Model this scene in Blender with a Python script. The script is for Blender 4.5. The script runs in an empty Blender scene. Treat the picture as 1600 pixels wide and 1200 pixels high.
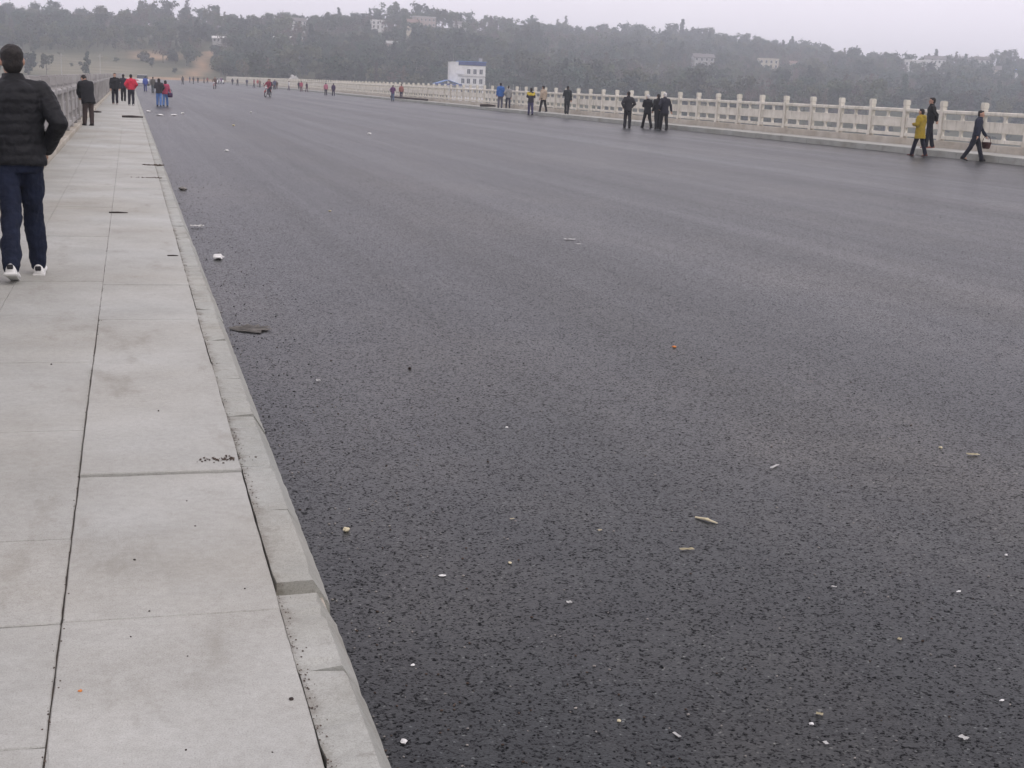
import bpy, bmesh, math, random
from math import sin, cos, pi, radians
from mathutils import Vector, Matrix, noise

random.seed(11)
SC = bpy.context.scene
COL = SC.collection

# ------------------------------------------------------------------ camera
cam_data = bpy.data.cameras.new('camera')
cam = bpy.data.objects.new('camera', cam_data)
COL.objects.link(cam)
cam_data.sensor_width = 36
cam_data.lens = 47.25
cam_data.clip_start = .05
cam_data.clip_end = 30000
MR = [[0.9625, 0.0169, 0.2706], [-0.2677, 0.2172, 0.9387], [0.0429, 0.976, -0.2136]]
CAMZ = 1.65
cam.matrix_world = Matrix(((MR[0][0], MR[0][1], -MR[0][2], 0), (MR[1][0], MR[1][1], -MR[1][2], 0),
                           (MR[2][0], MR[2][1], -MR[2][2], CAMZ), (0, 0, 0, 1)))
SC.camera = cam

# ------------------------------------------------------------------ sky, sun, exposure
W = bpy.data.worlds.new('World'); SC.world = W; W.use_nodes = True
wn = W.node_tree.nodes; wl = W.node_tree.links; wn.clear()
SUN_EL, SUN_AZ = radians(52), radians(150)          # behind the camera, high, veiled by cloud
sky = wn.new('ShaderNodeTexSky'); sky.sky_type = 'NISHITA'; sky.sun_disc = False
sky.sun_elevation = SUN_EL; sky.sun_rotation = SUN_AZ; sky.dust_density = 4
bg1 = wn.new('ShaderNodeBackground'); bg1.inputs[1].default_value = .06
wl.new(sky.outputs[0], bg1.inputs[0])
tc = wn.new('ShaderNodeTexCoord'); nz = wn.new('ShaderNodeTexNoise'); nz.inputs['Scale'].default_value = 2.2
nz.inputs['Detail'].default_value = 4
wl.new(tc.outputs['Generated'], nz.inputs['Vector'])
rp = wn.new('ShaderNodeValToRGB'); rp.color_ramp.elements[0].position = .3; rp.color_ramp.elements[1].position = .75
rp.color_ramp.elements[0].color = (.91, .84, .94, 1); rp.color_ramp.elements[1].color = (1.0, .94, 1.01, 1)
wl.new(nz.outputs['Fac'], rp.inputs[0])
bg2 = wn.new('ShaderNodeBackground'); bg2.inputs[1].default_value = 1.12      # the closed cloud deck
wl.new(rp.outputs[0], bg2.inputs[0])
mx = wn.new('ShaderNodeMixShader'); mx.inputs[0].default_value = .9
wl.new(bg1.outputs[0], mx.inputs[1]); wl.new(bg2.outputs[0], mx.inputs[2])
wo = wn.new('ShaderNodeOutputWorld'); wl.new(mx.outputs[0], wo.inputs[0])
sd = bpy.data.lights.new('sun', 'SUN'); sd.energy = .6; sd.angle = radians(25); sd.color = (1, .93, .80)
so = bpy.data.objects.new('sun', sd); COL.objects.link(so)
so.rotation_euler = (pi/2-SUN_EL, 0, pi-SUN_AZ)
SC.view_settings.view_transform = 'Standard'; SC.view_settings.look = 'None'
SC.view_settings.gamma = 1; SC.view_settings.exposure = .2; SC.view_settings.use_curve_mapping = False
SC.cycles.volume_bounces = 3; SC.cycles.max_bounces = 8; SC.cycles.transparent_max_bounces = 16

# ------------------------------------------------------------------ materials
def new_mat(name):
    m = bpy.data.materials.new(name); m.use_nodes = True
    nt = m.node_tree; b = nt.nodes['Principled BSDF']; return m, nt, b
def node(nt, t, **kw):
    n = nt.nodes.new(t)
    for k, v in kw.items():
        if k in n.inputs: n.inputs[k].default_value = v
        else: setattr(n, k, v)
    return n
def ramp(nt, fac, stops):
    r = nt.nodes.new('ShaderNodeValToRGB'); e = r.color_ramp.elements
    while len(e) < len(stops): e.new(.5)
    for i, (p, c) in enumerate(stops):
        e[i].position = p; e[i].color = (*c, 1) if len(c) == 3 else c
    nt.links.new(fac, r.inputs[0]); return r
def mixc(nt, a, b, fac, mode='MIX'):
    m = nt.nodes.new('ShaderNodeMix'); m.data_type = 'RGBA'; m.blend_type = mode
    for i, v in ((0, fac), (6, a), (7, b)):
        if hasattr(v, 'is_output'): nt.links.new(v, m.inputs[i])
        else: m.inputs[i].default_value = v if i == 0 else ((*v, 1) if len(v) == 3 else v)
    return m.outputs[2]
def pos_vec(nt, scale=(1, 1, 1), obj=False):
    if obj: src = nt.nodes.new('ShaderNodeTexCoord').outputs['Object']
    else: src = nt.nodes.new('ShaderNodeNewGeometry').outputs['Position']
    mp = nt.nodes.new('ShaderNodeMapping'); mp.inputs['Scale'].default_value = scale
    nt.links.new(src, mp.inputs['Vector']); return mp.outputs[0]
def nfac(nt, vec, scale, detail=4, rough=.55):
    n = nt.nodes.new('ShaderNodeTexNoise'); n.inputs['Scale'].default_value = scale
    n.inputs['Detail'].default_value = detail; n.inputs['Roughness'].default_value = rough
    nt.links.new(vec, n.inputs['Vector']); return n.outputs['Fac']
def bump(nt, b, h, dist, strength=1):
    n = nt.nodes.new('ShaderNodeBump'); n.inputs['Distance'].default_value = dist; n.inputs['Strength'].default_value = strength
    nt.links.new(h, n.inputs['Height']); nt.links.new(n.outputs[0], b.inputs['Normal'])
def vary(name, c0, c1, scale=3, rough=.8, bscale=None, bdist=.002, obj=False, detail=5, lo=.35, hi=.65, spec=.3, metal=0):
    m, nt, b = new_mat(name); v = pos_vec(nt, obj=obj)
    r = ramp(nt, nfac(nt, v, scale, detail), [(lo, c0), (hi, c1)])
    nt.links.new(r.outputs[0], b.inputs['Base Color'])
    b.inputs['Roughness'].default_value = rough; b.inputs['Specular IOR Level'].default_value = spec
    b.inputs['Metallic'].default_value = metal
    if bscale: bump(nt, b, nfac(nt, v, bscale, 3), bdist)
    return m
_cl = {}
def cloth(c, rough=.85):
    k = tuple(round(q, 3) for q in c)
    if k not in _cl:
        m, nt, b = new_mat('cloth'); v = pos_vec(nt, obj=True)
        r = ramp(nt, nfac(nt, v, 9, 5), [(.3, tuple(q*.78 for q in c)), (.7, tuple(min(1, q*1.2) for q in c))])
        nt.links.new(r.outputs[0], b.inputs['Base Color']); b.inputs['Roughness'].default_value = rough
        b.inputs['Specular IOR Level'].default_value = .25
        bump(nt, b, nfac(nt, v, 26, 4), .012, .6); _cl[k] = m
    return _cl[k]

def concrete_mat(name, c0, c1, speck=.5, grime=(.16, .13, .11)):
    m, nt, b = new_mat(name); v = pos_vec(nt)
    big = ramp(nt, nfac(nt, v, 1.7, 5, .6), [(.3, c0), (.7, c1)]).outputs[0]
    fine = ramp(nt, nfac(nt, v, 38, 6, .7), [(.3, (.88, .875, .865)), (.7, (1.07, 1.07, 1.07))]).outputs[0]
    c = mixc(nt, big, fine, 1.0, 'MULTIPLY')
    c = mixc(nt, c, ramp(nt, nfac(nt, v, 240, 3, .8), [(.3, (.70, .69, .68)), (.5, (1, 1, 1)), (.7, (1.12, 1.12, 1.12))]).outputs[0], 1.0, 'MULTIPLY')
    c = mixc(nt, c, ramp(nt, nfac(nt, v, .55, 5, .6), [(.3, (.84, .80, .74)), (.7, (1.06, 1.06, 1.06))]).outputs[0], 1.0, 'MULTIPLY')
    st = ramp(nt, nfac(nt, pos_vec(nt, (1.3, .5, 1)), 3.1, 6, .68), [(.56, (0, 0, 0)), (.80, (.8, .8, .8))]).outputs[0]
    c = mixc(nt, c, (c0[0]*.62, c0[1]*.57, c0[2]*.50), st)
    vo = nt.nodes.new('ShaderNodeTexVoronoi'); vo.inputs['Scale'].default_value = 21; nt.links.new(v, vo.inputs['Vector'])
    dots = ramp(nt, vo.outputs['Distance'], [(.0, (speck,)*3), (.085, (0, 0, 0))]).outputs[0]
    gate = ramp(nt, nfac(nt, v, 2.3, 2), [(.52, (0, 0, 0)), (.62, (1, 1, 1))]).outputs[0]
    c = mixc(nt, c, grime, mixc(nt, (0, 0, 0), dots, gate))
    nt.links.new(c, b.inputs['Base Color']); b.inputs['Roughness'].default_value = .82
    b.inputs['Specular IOR Level'].default_value = .25
    bump(nt, b, nfac(nt, v, 90, 4, .7), .002, .6)
    return m
M = {}
M['slab'] = concrete_mat('paving_concrete', (.352, .362, .345), (.44, .452, .434))
M['kerb'] = concrete_mat('kerb_concrete', (.31, .325, .305), (.41, .425, .405), .8)
def kerb_dirt(m):
    nt = m.node_tree; b = nt.nodes['Principled BSDF']; src = b.inputs['Base Color'].links[0].from_socket
    g = nt.nodes.new('ShaderNodeNewGeometry'); sx = nt.nodes.new('ShaderNodeSeparateXYZ'); nt.links.new(g.outputs['Position'], sx.inputs[0])
    n = nfac(nt, g.outputs['Position'], 9, 8, .82)
    mr = nt.nodes.new('ShaderNodeMapRange'); mr.inputs[1].default_value = .385; mr.inputs[2].default_value = .435; mr.inputs[3].default_value = .22; mr.inputs[4].default_value = .02
    nt.links.new(sx.outputs[0], mr.inputs[0]); ad = nt.nodes.new('ShaderNodeMath'); nt.links.new(n, ad.inputs[0]); nt.links.new(mr.outputs[0], ad.inputs[1])
    f = ramp(nt, ad.outputs[0], [(.58, (0, 0, 0)), (.82, (.7, .7, .7))]).outputs[0]
    nt.links.new(mixc(nt, src, (.12, .10, .078), f), b.inputs['Base Color'])
kerb_dirt(M['kerb'])
M['mortar'] = vary('joint_dirt', (.05, .045, .04), (.12, .10, .085), 9, .95, 60, .004)
def streaks(m):
    nt = m.node_tree; b = nt.nodes['Principled BSDF']; src = b.inputs['Base Color'].links[0].from_socket
    f = ramp(nt, nfac(nt, pos_vec(nt, (5, 5, .7)), 1, 6, .7), [(.52, (0, 0, 0)), (.75, (.75, .75, .75))]).outputs[0]
    nt.links.new(mixc(nt, src, (.27, .245, .20), f), b.inputs['Base Color'])
M['stone'] = vary('carved_granite', (.57, .545, .465), (.70, .67, .59), 2.2, .75, 60, .002)
streaks(M['stone'])
M['oldstone'] = vary('weathered_grey_stone', (.25, .24, .235), (.38, .37, .36), 1.4, .85, 60, .002)
M['plinth'] = concrete_mat('plinth_concrete', (.40, .375, .33), (.54, .51, .45), .4)

# fresh asphalt: binder-black stone mix, worn paler in bands along the lane, dusty patches
def asphalt():
    m, nt, b = new_mat('asphalt')
    v = pos_vec(nt)
    wob = nt.nodes.new('ShaderNodeTexNoise'); wob.inputs['Scale'].default_value = .05; nt.links.new(v, wob.inputs['Vector'])
    band = nfac(nt, pos_vec(nt, (.42, .006, 1)), 1.0, 7, .66)          # paver passes and wheel tracks
    fineband = nfac(nt, pos_vec(nt, (2.6, .03, 1)), 1.0, 4, .6)
    patch = nfac(nt, pos_vec(nt, (.30, .14, 1)), 1.0, 6, .66)          # dust drying in patches
    mott = nfac(nt, v, 2.2, 3, .6)
    base = ramp(nt, band, [(.30, (.0095, .0125, .0155)), (.5, (.0165, .0195, .021)), (.70, (.032, .034, .033))]).outputs[0]
    base = mixc(nt, base, (.062, .059, .052), ramp(nt, patch, [(.46, (0, 0, 0)), (.78, (.8, .8, .8))]).outputs[0])
    base = mixc(nt, base, ramp(nt, mott, [(.3, (.75, .76, .78)), (.7, (1.25, 1.23, 1.2))]).outputs[0], 1.0, 'MULTIPLY')
    def stones(scale):                                                 # each cell one stone: tone, and a few torn-out voids
        vo = nt.nodes.new('ShaderNodeTexVoronoi'); vo.inputs['Scale'].default_value = scale; nt.links.new(v, vo.inputs['Vector'])
        sp = nt.nodes.new('ShaderNodeSeparateColor'); nt.links.new(vo.outputs['Color'], sp.inputs[0]); return vo, sp
    v1, s1 = stones(80); v2, s2 = stones(150)
    g1 = ramp(nt, s1.outputs[0], [(0, (.42, .43, .45)), (.16, (.62, .62, .64)), (.30, (.92, .92, .92)), (.85, (1.15, 1.14, 1.12)), (1, (1.5, 1.48, 1.42))]).outputs[0]
    g2 = ramp(nt, s2.outputs[0], [(0, (.30, .31, .33)), (.14, (.6, .6, .62)), (.30, (.95, .95, .95)), (.90, (1.3, 1.28, 1.25)), (.985, (1.8, 1.75, 1.65)), (1, (6, 5.7, 5.2))]).outputs[0]
    gg = mixc(nt, g1, g2, 1.0, 'MULTIPLY')
    hole = nfac(nt, v, 95, 4, .7)
    pits = ramp(nt, hole, [(.34, (.35, .355, .37)), (.48, (1, 1, 1)), (.7, (1.25, 1.25, 1.24))]).outputs[0]
    gg = mixc(nt, gg, pits, 1.0, 'MULTIPLY')
    base = mixc(nt, base, gg, 1.0, 'MULTIPLY')
    nt.links.new(base, b.inputs['Base Color'])
    bw = nt.nodes.new('ShaderNodeRGBToBW'); nt.links.new(gg, bw.inputs[0])
    film = ramp(nt, bw.outputs[0], [(.12, (0, 0, 0)), (.70, (1, 1, 1))]).outputs[0]   # gloss of the film cut in voids, standing in for their self-shadow
    r0 = ramp(nt, band, [(.3, (.26,)*3), (.72, (.40,)*3)]).outputs[0]
    r0 = mixc(nt, r0, ramp(nt, fineband, [(.35, (.26,)*3), (.65, (.40,)*3)]).outputs[0], .15)
    nt.links.new(mixc(nt, (.9, .9, .9), r0, film), b.inputs['Roughness'])
    sl = nt.nodes.new('ShaderNodeMapRange'); sl.inputs[3].default_value = .05; sl.inputs[4].default_value = .175
    nt.links.new(film, sl.inputs[0]); nt.links.new(sl.outputs[0], b.inputs['Specular IOR Level'])
    b1 = nt.nodes.new('ShaderNodeBump'); b1.inputs['Distance'].default_value = .0012; b1.inputs['Strength'].default_value = .3
    nt.links.new(v2.outputs['Distance'], b1.inputs['Height']); b1.invert = True
    b2 = nt.nodes.new('ShaderNodeBump'); b2.inputs['Distance'].default_value = .0022; b2.inputs['Strength'].default_value = .3
    nt.links.new(film, b2.inputs['Height']); nt.links.new(b1.outputs[0], b2.inputs['Normal'])
    nt.links.new(b2.outputs[0], b.inputs['Normal'])
    return m
M['asphalt'] = asphalt()
M['water'] = vary('river_water', (.05, .065, .06), (.07, .085, .08), .02, .03, .5, .0006, spec=.5)

def leaf_mat(name, a, c):
    m, nt, b = new_mat(name)
    oi = nt.nodes.new('ShaderNodeObjectInfo')
    v = pos_vec(nt)
    col = ramp(nt, nfac(nt, v, .9, 3), [(.3, a), (.7, c)]).outputs[0]
    hs = nt.nodes.new('ShaderNodeHueSaturation')
    mr = nt.nodes.new('ShaderNodeMapRange'); mr.inputs[3].default_value = .5; mr.inputs[4].default_value = 1.6
    nt.links.new(oi.outputs['Random'], mr.inputs[0]); nt.links.new(mr.outputs[0], hs.inputs['Value'])
    m2 = nt.nodes.new('ShaderNodeMath'); m2.operation = 'MULTIPLY'; m2.inputs[1].default_value = 7.3; nt.links.new(oi.outputs['Random'], m2.inputs[0])
    m3 = nt.nodes.new('ShaderNodeMath'); m3.operation = 'FRACT'; nt.links.new(m2.outputs[0], m3.inputs[0])
    m4 = nt.nodes.new('ShaderNodeMapRange'); m4.inputs[3].default_value = .455; m4.inputs[4].default_value = .53; nt.links.new(m3.outputs[0], m4.inputs[0]); nt.links.new(m4.outputs[0], hs.inputs['Hue'])
    nt.links.new(col, hs.inputs['Color']); nt.links.new(hs.outputs[0], b.inputs['Base Color'])
    b.inputs['Roughness'].default_value = .7; b.inputs['Specular IOR Level'].default_value = .2
    tr = nt.nodes.new('ShaderNodeBsdfTranslucent'); nt.links.new(hs.outputs[0], tr.inputs[0])
    ms = nt.nodes.new('ShaderNodeMixShader'); ms.inputs[0].default_value = .25
    out = nt.nodes['Material Output']; nt.links.new(b.outputs[0], ms.inputs[1]); nt.links.new(tr.outputs[0], ms.inputs[2])
    nt.links.new(ms.outputs[0], out.inputs[0]); return m
M['leaf0'] = leaf_mat('evergreen_leaf', (.022, .040, .026), (.045, .070, .040))
M['leaf1'] = leaf_mat('olive_leaf', (.045, .058, .028), (.085, .095, .045))
M['leaf2'] = leaf_mat('winter_twig', (.075, .058, .045), (.13, .10, .075))
M['bark'] = vary('bark', (.06, .05, .04), (.14, .12, .10), 5, .95)

# ------------------------------------------------------------------ object helpers
def link(name, me, mats=None, parent=None, loc=None, rot=None):
    o = bpy.data.objects.new(name, me); COL.objects.link(o)
    if mats is not None and me is not None and not me.materials:
        for q in (mats if isinstance(mats, (list, tuple)) else [mats]): me.materials.append(q)
    if parent: o.parent = parent
    if loc is not None: o.location = loc
    if rot is not None: o.rotation_euler = rot
    return o
def tag(o, label=None, cat=None, group=None, kind=None):
    if label: o['label'] = label
    if cat: o['category'] = cat
    if group: o['group'] = group
    if kind: o['kind'] = kind
    return o
def empty(name, loc=(0, 0, 0), rz=0):
    o = bpy.data.objects.new(name, None); COL.objects.link(o); o.location = loc; o.rotation_euler = (0, 0, rz)
    o.empty_display_size = .2; return o
def mesh(bm, name='mesh', smooth=False):
    me = bpy.data.meshes.new(name); bm.to_mesh(me); bm.free()
    if smooth:
        for p in me.polygons: p.use_smooth = True
    return me
def box(bm, x0, x1, y0, y1, z0, z1, bev=0, mi=0):
    r = bmesh.ops.create_cube(bm, size=1)
    vs = r['verts']
    for v in vs:
        v.co = Vector(((x0+x1)/2+v.co.x*(x1-x0), (y0+y1)/2+v.co.y*(y1-y0), (z0+z1)/2+v.co.z*(z1-z0)))
    fs = set(f for v in vs for f in v.link_faces)
    for f in fs: f.material_index = mi
    if bev:
        es = list(set(e for v in vs for e in v.link_edges))
        bmesh.ops.bevel(bm, geom=es, offset=bev, segments=1, affect='EDGES', profile=.5)
    return vs
def obox(name, x0, x1, y0, y1, z0, z1, m, parent=None, bev=0):
    bm = bmesh.new(); box(bm, x0, x1, y0, y1, z0, z1, bev); return link(name, mesh(bm), m, parent)
def tube(bm, p0, p1, r0, r1, seg=10, caps=True, mi=0):
    p0 = Vector(p0); p1 = Vector(p1); d = p1-p0; L = d.length
    if L < 1e-6: return
    q = d.to_track_quat('Z', 'Y').to_matrix().to_4x4()
    r = bmesh.ops.create_cone(bm, cap_ends=caps, cap_tris=False, segments=seg, radius1=r0, radius2=r1, depth=L,
                              matrix=Matrix.Translation((p0+p1)/2) @ q)
    for v in r['verts']:
        for f in v.link_faces: f.material_index = mi
def ball(bm, c, r, sub=2, sc=(1, 1, 1), rot=None, mi=0):
    mt = Matrix.Translation(c)
    if rot is not None: mt = mt @ rot
    mt = mt @ Matrix.Diagonal((sc[0], sc[1], sc[2], 1))
    rr = bmesh.ops.create_icosphere(bm, subdivisions=sub, radius=r, matrix=mt)
    for v in rr['verts']:
        for f in v.link_faces: f.material_index = mi
def capsule(bm, p0, p1, r0, r1, seg=12):
    tube(bm, p0, p1, r0, r1, seg); ball(bm, p0, r0); ball(bm, p1, r1)
def loft(bm, rings, seg=20, T=None):
    loops = []
    for (c, rx, ry) in rings:
        lp = []
        for i in range(seg):
            a = 2*pi*i/seg; p = Vector((c[0]+rx*cos(a), c[1]+ry*sin(a), c[2]))
            lp.append(bm.verts.new(T @ p if T else p))
        loops.append(lp)
    for a, b in zip(loops, loops[1:]):
        for i in range(seg):
            bm.faces.new((a[i], a[(i+1) % seg], b[(i+1) % seg], b[i]))
    bm.faces.new(list(reversed(loops[0]))); bm.faces.new(loops[-1])
def prism(bm, outline, y0, y1, mi=0):
    """outline in (x,z) extruded along y"""
    a = [bm.verts.new((x, y0, z)) for x, z in outline]; b = [bm.verts.new((x, y1, z)) for x, z in outline]
    n = len(a); fs = [bm.faces.new(a), bm.faces.new(list(reversed(b)))]
    for i in range(n): fs.append(bm.faces.new((a[i], b[i], b[(i+1) % n], a[(i+1) % n])))
    for f in fs: f.material_index = mi
    return fs
# ================================================================== THE BRIDGE
KL = .555            # road edge at the left kerb
KR = 27.2            # road edge at the right kerb
YN, YF = -12, 440    # bridge from behind the camera to the far bank
bm = bmesh.new()
ys = [-12, -4, 0, 2, 4, 7, 12, 20, 35, 60, 100, 160, 240, 340, 440, 478]
xs = [KL-.05+(KR-KL+.1)*i/24 for i in range(25)]
gv = [[bm.verts.new((x, y, 0)) for x in xs] for y in ys]
for j in range(len(ys)-1):
    for i in range(24): bm.faces.new((gv[j][i], gv[j][i+1], gv[j+1][i+1], gv[j+1][i]))
tag(link('road', mesh(bm), M['asphalt']), 'wide dark freshly laid asphalt roadway on the bridge', kind='structure')
tag(obox('bridge_deck', -1.75, 29.6, YN, YF, -1.6, -.012, M['plinth']), 'pale concrete bridge deck carrying the roadway', kind='structure')

# left pavement: dirty bedding with loose slabs on it; beyond 42 m the sheet takes over
pv = tag(obox('pavement', -1.25, .385, YN, 42, -.011, .190, M['mortar']), 'pale concrete slab pavement beside the left railing', kind='structure')
def slab(x0, x1, y0, y1, dz=0.0, tilt=0.0, par=pv, gy=.0015):
    rnd = random.Random(int(y0*1000+x0*77)); g = .0015 if y0 < 8 else .0003; gy = gy if y0 < 8 else .0006; bm = bmesh.new(); near = -1 < y0 < 14
    x0 += g; x1 -= g; y0 += gy; y1 -= gy
    n = 14 if near else 1; j = .0013 if near else 0
    def side(ax, ay, bx, by): return [(ax+(bx-ax)*i/n, ay+(by-ay)*i/n) for i in range(n)]
    ring = side(x0, y0, x1, y0)+side(x1, y0, x1, y1)+side(x1, y1, x0, y1)+side(x0, y1, x0, y0)
    ring = [(x+rnd.uniform(-j, j), y+rnd.uniform(-j, j)) for x, y in ring]
    cx, cy = (x0+x1)/2, (y0+y1)/2
    def zt(y): return .2+dz+tilt*(y-cy)
    lo = [bm.verts.new((x, y, .10)) for x, y in ring]
    md = [bm.verts.new((x, y, zt(y)-(.004 if y0 < 8 else .001))) for x, y in ring]
    ins = [(.003 if y0 < 8 else .001)+(rnd.random() < .06)*near*rnd.uniform(.002, .007) for _ in ring]
    tp = [bm.verts.new((x+(cx-x)/abs(cx-x+1e-9)*min(q, abs(cx-x)), y+(cy-y)/abs(cy-y+1e-9)*min(q, abs(cy-y)), zt(y))) for (x, y), q in zip(ring, ins)]
    k = len(ring)
    for p, q in ((lo, md), (md, tp)):
        for i in range(k): bm.faces.new((p[i], p[(i+1) % k], q[(i+1) % k], q[i]))
    bm.faces.new(tp); bm.faces.new(list(reversed(lo)))
    return link('slab', mesh(bm), M['slab'], par)
A = [-2.2, -.8, .75, 2.15, 3.58, 4.96, 6.92]
while A[-1] < 42: A.append(min(42, A[-1]+1.4+random.uniform(-.02, .02)))
B = [-2.0, -.6, .8, 2.15, 2.87, 3.57, 4.27]
while B[-1] < 42: B.append(min(42, B[-1]+1.4+random.uniform(-.02, .02)))
C = [-2.0, -.7, .7, 2.1, 3.5, 4.9]
while C[-1] < 42: C.append(min(42, C[-1]+1.4))
for i, (a, b) in enumerate(zip(A, A[1:])):
    slab(-.199, .386, a, b, .013 if a == 4.96 else random.uniform(-.001, .002), random.uniform(-.001, .001))
for a, b in zip(B, B[1:]): slab(-.78, -.2005, a, b, random.uniform(-.001, .003), random.uniform(-.001, .001), pv, .004 if 2.5 < a < 4.5 else .0015)
for a, b in zip(C, C[1:]): slab(-1.245, -.7815, a, b, random.uniform(-.001, .002))
obox('slab_field', -1.25, .385, 42, YF, -.011, .2, M['slab'], pv)

# left kerb stones: top, sloping shoulder, short face
def kerb_mesh(L, flip=1, h=.2, broken=0, seed=0):
    rnd = random.Random(seed); bm = bmesh.new()
    prof = [(0, -.008), (0, h), (.115, h), (.168, h-.085), (.172, -.008)]
    n = max(2, int(L/.05)) if L < 1.3 else max(2, int(L/2)); loops = []
    for j in range(n+1):
        y = L*j/n; lp = []
        for k, (x, z) in enumerate(prof):
            jx = rnd.uniform(-.0012, .0012) if k in (1, 2, 3) else 0
            jz = rnd.uniform(-.0015, .001) if k in (1, 2, 3) else 0
            if broken and j in (0, n) and k in (1, 2, 3): jz -= rnd.uniform(.0, .012)*broken; 
            if broken and k == 2 and rnd.random() < .12: jz -= rnd.uniform(.003, .014); jx -= rnd.uniform(.0, .012)
            if broken and k == 1 and rnd.random() < .10: jz -= rnd.uniform(.003, .012); jx += rnd.uniform(.0, .010)
            yy = y + (rnd.uniform(-.008, .008) if (k in (2, 3) and j in (0, n)) else 0)
            lp.append(bm.verts.new((flip*(x+jx), yy, z+jz)))
        loops.append(lp)
    m = len(prof)
    for a, b in zip(loops, loops[1:]):
        for i in range(m):
            bm.faces.new((a[i], b[i], b[(i+1) % m], a[(i+1) % m]))
    bm.faces.new(loops[0]); bm.faces.new(list(reversed(loops[-1])))
    bmesh.ops.recalc_face_normals(bm, faces=bm.faces)
    return mesh(bm)
kl = tag(obox('kerb', .3865, .545, YN, YF, -.010, .07, M['mortar']), 'chamfered concrete kerb along the left pavement', kind='structure')
K = [-1.5, -.5, .5, 1.45, 2.35, 3.18, 3.70]
def kerb_run(ends, x, par, flip=1, h=.2, gap=.012):
    for i, (a, b) in enumerate(zip(ends, ends[1:])):
        o = link('kerb_stone', kerb_mesh(b-a-gap, flip, h, 1, i+int(x*7)), M['kerb'], par,
                 (x+random.uniform(-.003, .003), a+gap/2, random.uniform(-.004, .003)))
kerb_run(K, .387, kl)
K2 = [3.80, 4.49, 5.06, 5.85, 6.62]
while K2[-1] < 70: K2.append(K2[-1]+1.0+random.uniform(-.05, .05))
kerb_run(K2, .387, kl)
obox('gap_fill', .389, .535, 3.69, 3.81, .07, .135, M['plinth'], kl)
o = link('kerb_run', kerb_mesh(YF-K2[-1], 1, .2, 0, 3), M['kerb'], kl, (.387, K2[-1], 0)); tag(o, kind='stuff')

# right kerb, taller upright stones, and the right pavement
kr = tag(obox('kerb', KR+.03, KR+.16, YN, YF, -.010, .12, M['mortar']), 'pale upright concrete kerb along the right pavement', kind='structure')
def kerb_r(L, seed):
    rnd = random.Random(seed); bm = bmesh.new()
    box(bm, 0, .18, 0, L, -.008, .225, .012)
    for v in bm.verts: v.co += Vector((rnd.uniform(-.004, .004), 0, rnd.uniform(-.004, .004)))
    return mesh(bm)
kms = [kerb_r(1.19, i) for i in range(5)]
y = 24.0; n = 0
while y < 200:
    link('kerb_stone', random.choice(kms), M['kerb'], kr, (KR+random.uniform(-.006, .006), y, random.uniform(-.006, .004))); y += 1.2
bm = bmesh.new(); box(bm, KR, KR+.18, y, YF, -.008, .225, .01); box(bm, KR, KR+.18, YN, 23.99, -.008, .225, .01)
tag(link('kerb_run', mesh(bm), M['kerb'], kr), kind='stuff')
pr = tag(obox('pavement', KR+.182, 29.0, YN, YF, -.011, .205, M['mortar']), 'pale concrete pavement beside the right railing', kind='structure')
y = 24.0
sm = []
for i in range(4):
    bm = bmesh.new(); box(bm, 0, 1.80, 0, 1.49, .15, .225, .004); sm.append(mesh(bm))
while y < 120:
    link('slab', random.choice(sm), M['slab'], pr, (KR+.19, y+.005, random.uniform(-.003, .003))); y += 1.5
obox('slab_field', KR+.19, 28.99, y+.005, YF, .15, .225, M['slab'], pr)

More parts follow.
